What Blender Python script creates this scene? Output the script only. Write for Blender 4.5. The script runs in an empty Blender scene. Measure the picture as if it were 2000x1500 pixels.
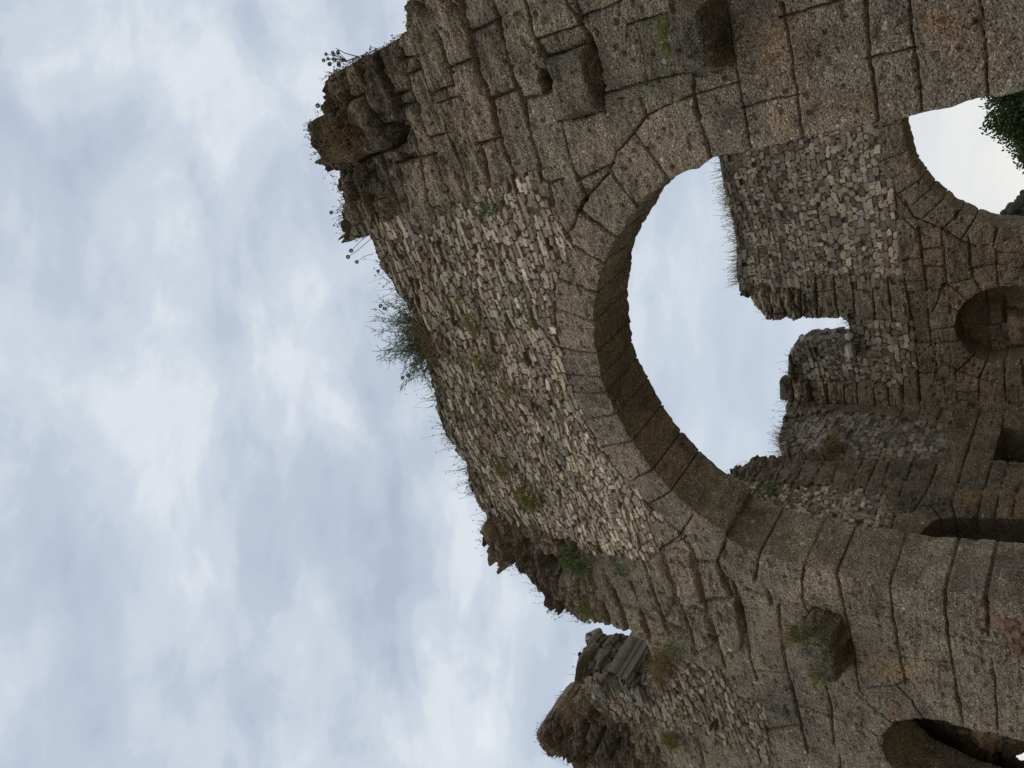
import bpy, math, random
import numpy as np
from mathutils import Vector, Matrix
rng = np.random.default_rng(7)
random.seed(7)
scene = bpy.context.scene
COL = scene.collection

# ------------------------------------------------------------------ camera
FPX, HD, ROLL = 1420.0, 1235.0, 0.0261
th = math.atan(HD / FPX)
_c = math.sqrt(1 - ROLL * ROLL)
_R0 = np.array([1, 0, 0.0]); FW = np.array([0, math.cos(th), math.sin(th)]); _U0 = np.array([0, -math.sin(th), math.cos(th)])
RT = _c * _R0 + ROLL * _U0
UP = _c * _U0 - ROLL * _R0
EYE = np.array([0, 0, 1.6])
AZ = math.radians(32.226)
AX = np.array([math.cos(AZ), -math.sin(AZ), 0.0])      # along the arched wall, to the right
NX = np.array([math.sin(AZ), math.cos(AZ), 0.0])       # through the arched wall, away from the viewer
ZX = np.array([0, 0, 1.0])
cam_d = bpy.data.cameras.new('camera'); cam = bpy.data.objects.new('camera', cam_d); COL.objects.link(cam)
cam_d.sensor_fit = 'HORIZONTAL'; cam_d.sensor_width = 36.0; cam_d.lens = 36.0 * FPX / 2000.0
cam_d.clip_start = 0.05; cam_d.clip_end = 5000
m = Matrix.Identity(4)
for i in range(3):
    m[i][0] = -UP[i]; m[i][1] = RT[i]; m[i][2] = -FW[i]; m[i][3] = EYE[i]
cam.matrix_world = m
scene.camera = cam

class Plane:
    """A wall face: u runs along it, z is height, d stands out of it."""
    def __init__(s, o, ux, nout): s.o, s.ux, s.n = np.array(o, float), np.array(ux, float), np.array(nout, float)
    def uz(s, x, y):
        r = (1500 - y - 750) * RT - (x - 1000) * UP + FPX * FW
        t = ((s.o - EYE) @ s.n) / (r @ s.n)
        p = EYE + r * t - s.o
        return p @ s.ux, p[2] + s.o[2]
    def P(s, u, z, d): return s.o + np.multiply.outer(u, s.ux) + np.multiply.outer(z, ZX) + np.multiply.outer(d, s.n)

def fp(plane, ox, oy, sc, pts): return [plane.uz(ox + x / sc, oy + y / sc) for x, y in pts]

# ------------------------------------------------------------------ noise
_H = rng.random(1 << 16)
def _h3(i, j, k): return _H[((i * 73856093) ^ (j * 19349663) ^ (k * 83492791)) & 0xFFFF]
def vn(x, y, z=0.0):
    x, y, z = np.broadcast_arrays(np.asarray(x, float), np.asarray(y, float), np.asarray(z, float))
    i, j, k = np.floor(x).astype(np.int64), np.floor(y).astype(np.int64), np.floor(z).astype(np.int64)
    f, g, h = x - i, y - j, z - k
    f = f * f * (3 - 2 * f); g = g * g * (3 - 2 * g); h = h * h * (3 - 2 * h)
    def L(a, b, t): return a + (b - a) * t
    return L(L(L(_h3(i, j, k), _h3(i + 1, j, k), f), L(_h3(i, j + 1, k), _h3(i + 1, j + 1, k), f), g),
             L(L(_h3(i, j, k + 1), _h3(i + 1, j, k + 1), f), L(_h3(i, j + 1, k + 1), _h3(i + 1, j + 1, k + 1), f), g), h) - 0.5
def fbm(x, y, z=0.0, o=4):
    s = 0; a = 1.0
    for q in range(o):
        s = s + a * vn(x * 2 ** q + 7.3 * q, y * 2 ** q - 3.1 * q, z * 2 ** q + 1.7 * q); a *= 0.5
    return s

def in_poly(px, py, poly):
    r = np.zeros(np.shape(px), bool); n = len(poly); j = n - 1
    for i in range(n):
        xi, yi = poly[i]; xj, yj = poly[j]
        if yi != yj: r ^= ((yi > py) != (yj > py)) & (px < (xj - xi) * (py - yi) / (yj - yi) + xi)
        j = i
    return r
def seg_closest(px, py, a, b):
    ax, ay = a; bx, by = b; dx, dy = bx - ax, by - ay
    t = np.clip(((px - ax) * dx + (py - ay) * dy) / (dx * dx + dy * dy + 1e-12), 0, 1)
    return ax + t * dx, ay + t * dy
def poly_dist(px, py, poly, closed=True):
    best = np.full(np.shape(px), 1e9); cx = np.zeros_like(best); cy = np.zeros_like(best)
    n = len(poly)
    for i in range(n if closed else n - 1):
        x, y = seg_closest(px, py, poly[i], poly[(i + 1) % n])
        d = np.hypot(px - x, py - y); w = d < best
        best = np.where(w, d, best); cx = np.where(w, x, cx); cy = np.where(w, y, cy)
    return best, cx, cy
def smooth(a, b, x):
    t = np.clip((x - a) / (b - a), 0, 1); return t * t * (3 - 2 * t)

# ------------------------------------------------------------------ materials
def _nt(name):
    mt = bpy.data.materials.new(name); mt.use_nodes = True
    nt = mt.node_tree; b = nt.nodes['Principled BSDF']; b.inputs['Roughness'].default_value = 0.93
    b.inputs['Specular IOR Level'].default_value = 0.15
    return mt, nt, b
def N(nt, t, **kw):
    n = nt.nodes.new(t)
    for k, v in kw.items(): setattr(n, k, v)
    return n
def ramp(nt, stops, interp='LINEAR'):
    r = N(nt, 'ShaderNodeValToRGB'); e = r.color_ramp.elements; r.color_ramp.interpolation = interp
    while len(e) > 1: e.remove(e[-1])
    for i, (p, c) in enumerate(stops):
        q = e[0] if i == 0 else e.new(p)
        q.position = p; q.color = (*c, 1) if len(c) == 3 else c
    return r
def mixc(nt, f, a, b, mode='MIX'):
    x = N(nt, 'ShaderNodeMix', data_type='RGBA', blend_type=mode)
    for s, v in ((x.inputs[0], f), (x.inputs[6], a), (x.inputs[7], b)):
        if hasattr(v, 'is_output'): nt.links.new(v, s)
        elif isinstance(v, (int, float)): s.default_value = v
        else: s.default_value = (*v, 1)
    return x.outputs[2]
def mth(nt, op, a, b=0.0, c=0.0):
    x = N(nt, 'ShaderNodeMath', operation=op)
    for s, v in zip(x.inputs, (a, b, c)):
        if hasattr(v, 'is_output'): nt.links.new(v, s)
        else: s.default_value = v
    return x.outputs[0]

def mat_conglomerate():
    mt, nt, b = _nt('conglomerate_stone'); L = nt.links.new
    geo = N(nt, 'ShaderNodeNewGeometry'); pos = geo.outputs['Position']
    warp = N(nt, 'ShaderNodeTexNoise'); warp.inputs['Scale'].default_value = 9; L(pos, warp.inputs['Vector'])
    wv = N(nt, 'ShaderNodeVectorMath', operation='MULTIPLY_ADD'); L(warp.outputs['Color'], wv.inputs[0])
    wv.inputs[1].default_value = (0.05, 0.05, 0.05); L(pos, wv.inputs[2])
    def vor(scale, feat):
        v = N(nt, 'ShaderNodeTexVoronoi', feature=feat); v.inputs['Scale'].default_value = scale; L(wv.outputs[0], v.inputs['Vector']); return v
    v1 = vor(29, 'F1'); v2 = vor(66, 'F1'); v3 = vor(9, 'F1')
    sep1 = N(nt, 'ShaderNodeSeparateColor'); L(v1.outputs['Color'], sep1.inputs[0])
    sep2 = N(nt, 'ShaderNodeSeparateColor'); L(v2.outputs['Color'], sep2.inputs[0])
    sep3 = N(nt, 'ShaderNodeSeparateColor'); L(v3.outputs['Color'], sep3.inputs[0])
    r1 = ramp(nt, [(0, (.085, .067, .048)), (.25, (.165, .131, .093)), (.5, (.235, .193, .142)), (.72, (.30, .255, .20)), (.9, (.38, .35, .31)), (1, (.66, .62, .55))])
    L(sep1.outputs[0], r1.inputs[0])
    r2 = ramp(nt, [(0, (.055, .043, .03)), (.35, (.14, .111, .078)), (.7, (.235, .19, .135)), (.9, (.34, .295, .23)), (1, (.56, .51, .44))])
    L(sep2.outputs[0], r2.inputs[0])
    big = mth(nt, 'GREATER_THAN', sep1.outputs[1], 0.45)
    inside = mth(nt, 'LESS_THAN', v1.outputs['Distance'], 0.46)
    sel = mth(nt, 'MULTIPLY', big, inside)
    col = mixc(nt, sel, r2.outputs[0], r1.outputs[0])
    col = mixc(nt, .54, col, (.184, .166, .137))
    # rare large pale cobbles
    cob = mth(nt, 'MULTIPLY', mth(nt, 'GREATER_THAN', sep3.outputs[0], 0.86), mth(nt, 'LESS_THAN', v3.outputs['Distance'], mth(nt, 'MULTIPLY', sep3.outputs[1], 0.34)))
    r3 = ramp(nt, [(0, (.25, .23, .2)), (.5, (.42, .40, .36)), (1, (.36, .27, .19))]); L(sep3.outputs[2], r3.inputs[0])
    col = mixc(nt, cob, col, r3.outputs[0])
    # pits and dark weathering
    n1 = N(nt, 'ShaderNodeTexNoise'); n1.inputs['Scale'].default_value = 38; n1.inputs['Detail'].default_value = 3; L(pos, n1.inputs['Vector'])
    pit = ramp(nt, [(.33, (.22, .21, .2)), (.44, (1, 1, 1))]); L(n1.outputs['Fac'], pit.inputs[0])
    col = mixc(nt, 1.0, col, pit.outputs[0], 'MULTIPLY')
    n2 = N(nt, 'ShaderNodeTexNoise'); n2.inputs['Scale'].default_value = 2.2; n2.inputs['Detail'].default_value = 6; n2.inputs['Roughness'].default_value = .65; L(pos, n2.inputs['Vector'])
    st = ramp(nt, [(.28, (.46, .46, .47)), (.42, (.82, .82, .82)), (.55, (1.05, 1.03, 1.0)), (.72, (1.42, 1.38, 1.3))]); L(n2.outputs['Fac'], st.inputs[0])
    col = mixc(nt, 1.0, col, st.outputs[0], 'MULTIPLY')
    n3 = N(nt, 'ShaderNodeTexNoise'); n3.inputs['Scale'].default_value = .75; n3.inputs['Detail'].default_value = 5; n3.inputs['Distortion'].default_value = .6; L(pos, n3.inputs['Vector'])
    pt = ramp(nt, [(.3, (.72, .72, .74)), (.5, (1, 1, 1)), (.7, (1.22, 1.18, 1.1))]); L(n3.outputs['Fac'], pt.inputs[0])
    col = mixc(nt, 1.0, col, pt.outputs[0], 'MULTIPLY')
    n4 = N(nt, 'ShaderNodeTexNoise'); n4.inputs['Scale'].default_value = 5.5; n4.inputs['Detail'].default_value = 7; n4.inputs['Roughness'].default_value = .7; L(pos, n4.inputs['Vector'])
    lf = ramp(nt, [(.60, (0, 0, 0)), (.68, (.55, .55, .55))]); L(n4.outputs['Fac'], lf.inputs[0])     # grey lichen
    col = mixc(nt, lf.outputs[0], col, (.235, .23, .215))
    lk = ramp(nt, [(.30, (.6, .6, .6)), (.37, (0, 0, 0))]); L(n4.outputs['Fac'], lk.inputs[0])          # black crust
    col = mixc(nt, lk.outputs[0], col, (.05, .047, .043))
    at = N(nt, 'ShaderNodeAttribute', attribute_name='tint')
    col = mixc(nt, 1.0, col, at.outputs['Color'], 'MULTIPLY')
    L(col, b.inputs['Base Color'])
    dome = mth(nt, 'MULTIPLY', mth(nt, 'SUBTRACT', 0.5, v1.outputs['Distance']), big)
    hgt = mth(nt, 'ADD', mth(nt, 'MULTIPLY', dome, 0.9), mth(nt, 'MULTIPLY', v2.outputs['Distance'], -0.5))
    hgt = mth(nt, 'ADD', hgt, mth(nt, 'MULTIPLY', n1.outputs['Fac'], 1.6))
    hgt = mth(nt, 'ADD', hgt, mth(nt, 'MULTIPLY', cob, 0.5))
    bp = N(nt, 'ShaderNodeBump'); bp.inputs['Strength'].default_value = 1.0; bp.inputs['Distance'].default_value = 0.045
    L(hgt, bp.inputs['Height']); L(bp.outputs[0], b.inputs['Normal'])
    return mt
def mat_rubble():
    mt, nt, b = _nt('field_stone'); L = nt.links.new
    geo = N(nt, 'ShaderNodeNewGeometry'); pos = geo.outputs['Position']
    at = N(nt, 'ShaderNodeAttribute', attribute_name='tint')
    n1 = N(nt, 'ShaderNodeTexNoise'); n1.inputs['Scale'].default_value = 16; n1.inputs['Detail'].default_value = 6; n1.inputs['Roughness'].default_value = .7; L(pos, n1.inputs['Vector'])
    r = ramp(nt, [(.25, (.5, .48, .45)), (.5, (1, 1, 1)), (.78, (1.3, 1.27, 1.2))]); L(n1.outputs['Fac'], r.inputs[0])
    col = mixc(nt, 1.0, at.outputs['Color'], r.outputs[0], 'MULTIPLY')
    n2 = N(nt, 'ShaderNodeTexNoise'); n2.inputs['Scale'].default_value = 70; n2.inputs['Detail'].default_value = 3; L(pos, n2.inputs['Vector'])
    r2 = ramp(nt, [(.3, (.55, .52, .48)), (.5, (1, 1, 1))]); L(n2.outputs['Fac'], r2.inputs[0])
    col = mixc(nt, 1.0, col, r2.outputs[0], 'MULTIPLY')
    L(col, b.inputs['Base Color'])
    bp = N(nt, 'ShaderNodeBump'); bp.inputs['Strength'].default_value = 0.8; bp.inputs['Distance'].default_value = 0.025
    L(mth(nt, 'ADD', n1.outputs['Fac'], mth(nt, 'MULTIPLY', n2.outputs['Fac'], .35)), bp.inputs['Height']); L(bp.outputs[0], b.inputs['Normal'])
    return mt
def mat_plain(name, stops, scale=6, rough=.9, bump=.3, trans=0.0):
    mt, nt, b = _nt(name); L = nt.links.new
    geo = N(nt, 'ShaderNodeNewGeometry')
    n1 = N(nt, 'ShaderNodeTexNoise'); n1.inputs['Scale'].default_value = scale; n1.inputs['Detail'].default_value = 4; L(geo.outputs['Position'], n1.inputs['Vector'])
    r = ramp(nt, stops); L(n1.outputs['Fac'], r.inputs[0]); L(r.outputs[0], b.inputs['Base Color'])
    b.inputs['Roughness'].default_value = rough
    if bump:
        bp = N(nt, 'ShaderNodeBump'); bp.inputs['Strength'].default_value = bump; bp.inputs['Distance'].default_value = .03
        L(n1.outputs['Fac'], bp.inputs['Height']); L(bp.outputs[0], b.inputs['Normal'])
    if trans:
        tr = N(nt, 'ShaderNodeBsdfTranslucent'); L(r.outputs[0], tr.inputs['Color'])
        mx = N(nt, 'ShaderNodeMixShader'); mx.inputs[0].default_value = trans
        L(b.outputs[0], mx.inputs[1]); L(tr.outputs[0], mx.inputs[2])
        L(mx.outputs[0], nt.nodes['Material Output'].inputs['Surface'])
    return mt
M = {
    'ash': mat_conglomerate(), 'rub': mat_rubble(),
    'leaf': mat_plain('green_leaf', [(.3, (.08, .115, .04)), (.7, (.19, .24, .085))], 9, .6, 0, .25),
    'yleaf': mat_plain('yellow_green_leaf', [(.3, (.15, .155, .045)), (.7, (.31, .30, .10))], 9, .6, 0, .25),
    'tleaf': mat_plain('tree_leaf', [(.3, (.022, .038, .012)), (.55, (.05, .078, .024)), (.75, (.10, .12, .042))], 4.0, .55, 0, .2),
    'dry': mat_plain('dry_grass', [(.3, (.16, .10, .045)), (.7, (.36, .26, .13))], 7, .9, 0, .25),
    'stalk': mat_plain('dry_stalk', [(.3, (.07, .055, .035)), (.7, (.14, .11, .07))], 7, .9, 0),
    'head': mat_plain('seed_head', [(.3, (.06, .05, .047)), (.7, (.14, .115, .1))], 60, .9, .8),
    'twig': mat_plain('shrub_twig', [(.3, (.08, .10, .055)), (.7, (.17, .18, .10))], 20, .8, 0),
    'bark': mat_plain('bark', [(.3, (.05, .038, .028)), (.7, (.13, .10, .075))], 8, .95, .8),
    'earth': mat_plain('dry_ground', [(.25, (.16, .13, .085)), (.5, (.25, .21, .145)), (.75, (.34, .29, .21))], 1.3, .97, .6),
}

# ------------------------------------------------------------------ object helpers
def tag(o, label=None, cat=None, group=None, kind=None):
    if label: o['label'] = label
    if cat: o['category'] = cat
    if group: o['group'] = group
    if kind: o['kind'] = kind
    return o
def empty(name, loc):
    o = bpy.data.objects.new(name, None); o.location = loc; o.empty_display_size = .3; COL.objects.link(o); return o
def mesh_np(name, V, F, mat, parent=None, tint=None, smooth_=True):
    """V (n,3) world coordinates, F (m,4) or (m,3); the mesh is stored relative to its parent."""
    V = np.asarray(V, float); F = np.asarray(F, np.int64)
    if parent is not None: V = V - np.array(parent.location)
    me = bpy.data.meshes.new(name); k = F.shape[1]
    me.vertices.add(len(V)); me.vertices.foreach_set('co', V.astype(np.float32).ravel())
    me.loops.add(F.size); me.loops.foreach_set('vertex_index', F.astype(np.int32).ravel())
    me.polygons.add(len(F)); me.polygons.foreach_set('loop_start', np.arange(0, F.size, k, dtype=np.int32))
    me.polygons.foreach_set('use_smooth', np.full(len(F), smooth_))
    me.update(calc_edges=True)
    if tint is not None:
        c = np.ones((len(V), 4), np.float32); c[:, :3] = tint
        a = me.color_attributes.new('tint', 'FLOAT_COLOR', 'POINT'); a.data.foreach_set('color', c.ravel())
    me.materials.append(mat)
    o = bpy.data.objects.new(name, me); COL.objects.link(o)
    if parent is not None: o.parent = parent
    return o
def sub(V, F, T=None):
    ids, inv = np.unique(F, return_inverse=True)
    return V[ids], inv.reshape(F.shape), (None if T is None else T[ids])

# ------------------------------------------------------------------ connected blocks between traced joints
def label_cells(free):
    h, w = free.shape; parent = [0]
    def find(x):
        while parent[x] != x: parent[x] = parent[parent[x]]; x = parent[x]
        return x
    lab = np.zeros((h, w), np.int64); prev = []
    for i in range(h):
        row = free[i]; d = np.diff(np.r_[0, row.astype(np.int8), 0]); s = np.nonzero(d == 1)[0]; e = np.nonzero(d == -1)[0]
        cur = []; k = 0
        for a, b in zip(s, e):
            idn = 0
            while k < len(prev) and prev[k][1] <= a: k += 1
            q = k
            while q < len(prev) and prev[q][0] < b:
                r = find(prev[q][2])
                if idn == 0: idn = r
                elif r != find(idn): parent[r] = find(idn)
                q += 1
            if idn == 0: parent.append(len(parent)); idn = len(parent) - 1
            lab[i, a:b] = idn; cur.append((a, b, idn))
        prev = cur
    rt = np.array([find(x) for x in range(len(parent))]); lab = rt[lab]
    _, lab2 = np.unique(lab, return_inverse=True); lab = lab2.reshape(h, w)
    if not (free == False).any(): lab += 1
    for _ in range(14):                                            # grow into the joints
        z = lab == 0
        if not z.any(): break
        for ax, sh in ((0, 1), (0, -1), (1, 1), (1, -1)):
            r = np.roll(lab, sh, ax); lab = np.where(z & (lab == 0), r, lab)
    return lab

PAL_LIGHT = [(0.482, 0.405, 0.298), (0.419, 0.350, 0.260), (0.356, 0.305, 0.236), (0.283, 0.235, 0.180), (0.251, 0.190, 0.132), (0.388, 0.320, 0.232), (0.199, 0.155, 0.113), (0.524, 0.450, 0.345)]
PAL_GREY = [(0.267, 0.235, 0.198), (0.214, 0.190, 0.159), (0.304, 0.265, 0.217), (0.183, 0.150, 0.119), (0.246, 0.195, 0.147), (0.336, 0.290, 0.232), (0.157, 0.128, 0.100)]
PAL_MIX = [(0.388, 0.320, 0.236), (0.314, 0.260, 0.198), (0.262, 0.220, 0.170), (0.225, 0.175, 0.123), (0.345, 0.290, 0.217), (0.178, 0.142, 0.104), (0.419, 0.355, 0.270), (0.283, 0.215, 0.151)]

def rubble_field(U, Z, row=.115, wid=.21, seed=1, p=4.5, rn=1.0):
    """Coursed rough stones: returns stone id, soft edge distance (0 at the mortar), seed position."""
    r = np.random.default_rng(seed)
    uw = U + .08 * fbm(U * 1.3, Z * 1.3, seed, 2) + .009 * rn * fbm(U * 19, Z * 19, seed + 3, 3); zw = Z + .13 * fbm(U * .8, Z * .8, seed + 9, 2) + .009 * rn * fbm(U * 19, Z * 19, seed + 5, 3)
    nr = 4096
    off = r.random(nr); jit = r.random((nr, 512)); jz = r.random((nr, 512)); ws = r.random((nr, 512)); wh = r.random((nr, 512)); sk = r.normal(0, .09, (nr, 512))
    b1 = np.full(U.shape, 1e9); b2 = np.full(U.shape, 1e9); bid = np.zeros(U.shape, np.int64)
    su = np.zeros(U.shape); sz = np.zeros(U.shape)
    zi = np.floor(zw / row).astype(np.int64)
    rowscale = .6 + 1.0 * r.random(nr)
    for dz in (-2, -1, 0, 1, 2):
        rr = (zi + dz) % nr; wd = wid * rowscale[rr]
        ui = np.floor(uw / wd + off[rr]).astype(np.int64)
        for du in (-1, 0, 1):
            c = (ui + du) % 512
            cu = (ui + du + .12 + .76 * jit[rr, c] - off[rr]) * wd
            cz = (zi + dz + .5 + (.42 if rn > .4 else .2) * (jz[rr, c] - .5)) * row
            a = .55 + .75 * ws[rr, c] + .9 * (ws[rr, c] > .88)
            b = .7 + .5 * wh[rr, c] + .7 * (wh[rr, c] > .88) if rn > .4 else .92 + .16 * wh[rr, c] + .3 * (wh[rr, c] > .93)
            x = uw - cu; y = zw - cz + sk[rr, c] * x
            d = ((np.abs(x) / (wd * .5 * a)) ** p + (np.abs(y) / (row * .5 * b)) ** p) ** (1 / p)
            idn = rr * 512 + c
            w1 = d < b1
            b2 = np.where(w1, b1, np.minimum(b2, d)); bid = np.where(w1, idn, bid)
            su = np.where(w1, cu, su); sz = np.where(w1, cz, sz); b1 = np.where(w1, d, b1)
    return bid, b2 - b1, b1, su, sz

# ------------------------------------------------------------------ the wall builder
def build_wall(name, plane, us, zs, outline, holes, joints, T, parent, rubbles=(), raises=(), pits=(), stains_and_tones=(), weather=None,
               parts=None, layers=20, tone=(1, 1, 1), gw=.0098, inset=.045, edge_noise=.02, seed=3, back=True, arris=.05, rub_noise=1.0, boost=None):
    """A thick wall with modelled relief. parts: function(label grid, U, Z) -> dict {part name index: label set}."""
    U, Z = np.meshgrid(us, zs); h, w = U.shape
    cell = float(np.median(np.diff(us)))
    # jagged outline
    def densify(poly, amp):
        out = []
        n = len(poly)
        for i in range(n):
            a, b = np.array(poly[i]), np.array(poly[(i + 1) % n]); L = np.hypot(*(b - a)); k = max(1, int(L / .04))
            for q in range(k): out.append(a + (b - a) * q / k)
        out = np.array(out); e = amp * np.stack([fbm(out[:, 0] * 5, out[:, 1] * 5, seed, 4), fbm(out[:, 0] * 5 + 40, out[:, 1] * 5, seed, 4)], 1) * 2
        return [tuple(x) for x in out + e]
    polys = [densify(outline, edge_noise)] + [densify(p, am) for p, am in holes]
    ins = in_poly(U, Z, polys[0])
    for p in polys[1:]: ins &= ~in_poly(U, Z, p)
    # joint distance field
    jd = np.full(U.shape, 9.0)
    R = .35
    for pl in joints:
        pl = [np.array(q) for q in pl]
        for e, o in ((0, 1), (-1, -2)):
            v = pl[e] - pl[o]; pl[e] = pl[e] + v / (np.hypot(*v) + 1e-9) * .035
        for a, b in zip(pl[:-1], pl[1:]):
            i0, i1 = np.searchsorted(us, [min(a[0], b[0]) - R, max(a[0], b[0]) + R]); j0, j1 = np.searchsorted(zs, [min(a[1], b[1]) - R, max(a[1], b[1]) + R])
            if i1 <= i0 or j1 <= j0: continue
            s = (slice(j0, j1), slice(i0, i1)); x, y = U[s], Z[s]
            wob = .014 * vn(x * 4, y * 4, seed) + .016 * vn(x * 17, y * 17, seed); wob2 = .014 * vn(x * 4 + 30, y * 4, seed) + .016 * vn(x * 17 + 50, y * 17, seed)
            cx, cy = seg_closest(x + wob, y + wob2, a, b)
            jd[s] = np.minimum(jd[s], np.hypot(x + wob - cx, y + wob2 - cy))
    lab = label_cells(jd > max(.8 * cell, .012))
    nl = lab.max() + 1
    W = np.full(U.shape, .25) if weather is None else weather(U, Z)
    r = np.random.default_rng(seed)
    cu = np.bincount(lab.ravel(), U.ravel(), nl) / np.maximum(np.bincount(lab.ravel(), minlength=nl), 1)
    cz = np.bincount(lab.ravel(), Z.ravel(), nl) / np.maximum(np.bincount(lab.ravel(), minlength=nl), 1)
    lo = r.normal(0, 1, nl); tx = r.normal(0, 1, nl); tz = r.normal(0, 1, nl); lc = r.normal(0, 1, (nl, 3))
    cl = lambda x, a: np.clip(x, -a, a)
    d = lo[lab] * .027 * (.6 + W) + cl((U - cu[lab]) * tx[lab], .8) * .02 * (.3 + W) + cl((Z - cz[lab]) * tz[lab], .8) * .025 * (.3 + W)
    d += .06 * W * fbm(U * 1.7, Z * 1.7, seed, 4) + .030 * fbm(U * 7, Z * 9, seed + 4, 3) * (.35 + W) + .016 * vn(U * 24, Z * 26, seed) * (.6 + W)
    d -= .05 * smooth(.30, .40, vn(U * 11, Z * 11, seed + 21)) * (.5 + W)
    rg = 1 - 4 * np.abs(vn(U * 1.6 + .8 * vn(U * 3, Z * 3), Z * 9 + 1.6 * vn(U * 1.1, Z * 1.1), seed + 2))
    d += .075 * W ** 1.6 * (np.clip(rg, -1, 1) - .3) + .05 * W ** 1.5 * vn(U * 13, Z * 21, seed + 6) + .045 * W ** 1.5 * (.6 - 4 * np.abs(vn(U * 3.3 + vn(U * 2, Z * 5), Z * 21 + 2.5 * vn(U * 1.4, Z * 1.4), seed + 31))) - .10 * W * smooth(.22, .42, vn(U * 5, Z * 6, seed + 12))
    fw = smooth(.58, .85, W)
    if fw.max() > 0:                                                 # fractured, half-parted stones where the wall has broken away
        bi, eg0, _b, s_u, s_z = rubble_field(U, Z, .27, .6, seed + 77, 5, 1.4)
        q1 = _H[(bi * 40503) & 0xFFFF]; q2 = _H[(bi * 40503 + 999) & 0xFFFF]
        d += fw * ((q1 - .5) * .15 - .08 * (1 - smooth(.02, .16, eg0)) + np.clip((U - s_u) * (q2 - .5) * .7 + (Z - s_z) * (q1 - .75) * .8, -.07, .07))
    gn = vn(U * 1.6, Z * 1.6, seed + 8) + .5 + .5 * vn(U * 7, Z * 7, seed + 9)
    gwid = gw * (1 if boost is None else boost(U, Z)) * np.clip(.3 + 1.25 * gn, .38, 1.7) * (.55 + 1.3 * W)
    gap = np.exp(-(jd / gwid) ** 2)
    d -= gap * (.075 + .06 * W) + (.006 + .045 * W ** 1.5) * np.exp(-jd / (.02 + .06 * W))
    tint = np.empty(U.shape + (3,)); base = 1 + .17 * np.clip(lc[lab][..., :1], -1.6, 1.6) + .010 * lc[lab]
    tint[:] = base * np.array(tone) * np.array((1.87, 1.785, 1.70))
    tint *= (1 - .25 * gap * (jd < .05))[..., None]
    eo = np.full(U.shape, 9.0)
    for p in polys:
        q3 = p[::3]
        for a, b in zip(q3, q3[1:] + q3[:1]):
            i0, i1 = np.searchsorted(us, [min(a[0], b[0]) - .3, max(a[0], b[0]) + .3]); j0, j1 = np.searchsorted(zs, [min(a[1], b[1]) - .3, max(a[1], b[1]) + .3])
            if i1 <= i0 or j1 <= j0: continue
            s = (slice(j0, j1), slice(i0, i1)); cx, cy = seg_closest(U[s], Z[s], a, b)
            eo[s] = np.minimum(eo[s], np.hypot(U[s] - cx, Z[s] - cy))
    d -= arris * (.35 + .6 * W) * np.exp(-eo / .03)
    part = np.zeros(U.shape, np.int64)                               # 0 = ashlar
    # raised stones, holes
    def local(poly, pad):
        q = np.array(poly); i0, i1 = np.searchsorted(us, [q[:, 0].min() - pad, q[:, 0].max() + pad]); j0, j1 = np.searchsorted(zs, [q[:, 1].min() - pad, q[:, 1].max() + pad])
        return slice(j0, j1), slice(i0, i1)
    for poly, hgt, soft, pid in raises:
        s = local(poly, .3); x, y = U[s], Z[s]
        if x.size == 0: continue
        xx = x + .03 * fbm(x * 6, y * 6, 2.0, 3); yy = y + .03 * fbm(x * 6, y * 6, 9.0, 3)
        dd, _, _ = poly_dist(xx, yy, poly); sgn = np.where(in_poly(xx, yy, poly), dd, -dd)
        k = np.clip(sgn / soft, 0, 1); prof = np.sqrt(1 - (1 - k) ** 2)
        d[s] += hgt * prof * (1 + .25 * fbm(x * 4, y * 4, 5.0, 3)); d[s] -= .05 * np.exp(-np.abs(sgn) / .025) * (hgt > 0)
        if pid: part[s] = np.where(sgn > 0, pid, part[s])
    # rubble fields
    stone_lab = None
    for q, (poly, pal, row, wid, rel, off) in enumerate([x[:6] for x in rubbles]):
        gain = rubbles[q][7] if len(rubbles[q]) > 7 else None
        s = local(poly, .4); x, y = U[s], Z[s]
        if x.size == 0: continue
        bid, eg, b1, su, sz = rubble_field(x, y, row, wid, seed + 31 * q, 6 if rub_noise == 1 else 4.5, .6 * rub_noise)
        member = in_poly(su, sz, poly)
        hh = (bid * 2654435761) & 0xFFFF
        r1 = _H[hh]; r2 = _H[(hh + 777) & 0xFFFF]; r3 = _H[(hh + 4321) & 0xFFFF]
        e = smooth(.03, .13, eg) * smooth(1.3, 1.12, b1); ed = .93 * e + .07 * smooth(0, .7, eg) * smooth(1.5, .6, b1)
        rd = off + rel * (ed * (1.0 + .3 * r2) - 1) + rel * .8 * (r1 - .5) * e + .28 * rub_noise * rel * cl((x - su) * (r3 - .5) * 10 + (y - sz) * (r2 - .6) * 16, 1.1) * e + .014 * rub_noise * fbm(x * 18, y * 18, 1.0, 3) + .05 * fbm(x * 1.2, y * 1.2, 4.0, 2)
        miss = (r3 > .975) & (r1 < .7); rd = np.where(miss, off - rel * 2.0, rd)
        P = np.array(pal); ci = (r2 * len(P)).astype(int) % len(P)
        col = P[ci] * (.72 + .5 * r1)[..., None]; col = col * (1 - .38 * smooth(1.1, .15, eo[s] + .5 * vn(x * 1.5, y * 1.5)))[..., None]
        if gain is not None: col = col * gain(su, sz)[..., None]
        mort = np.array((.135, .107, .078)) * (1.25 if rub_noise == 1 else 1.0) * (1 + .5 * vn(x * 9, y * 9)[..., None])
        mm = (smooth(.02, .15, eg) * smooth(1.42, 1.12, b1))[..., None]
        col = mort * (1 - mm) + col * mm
        ok = member & (part[s] == 0)
        wg = ok
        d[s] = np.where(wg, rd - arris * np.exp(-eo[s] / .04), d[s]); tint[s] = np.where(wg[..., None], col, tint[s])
        part[s] = np.where(ok, 90 + q, part[s])
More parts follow.
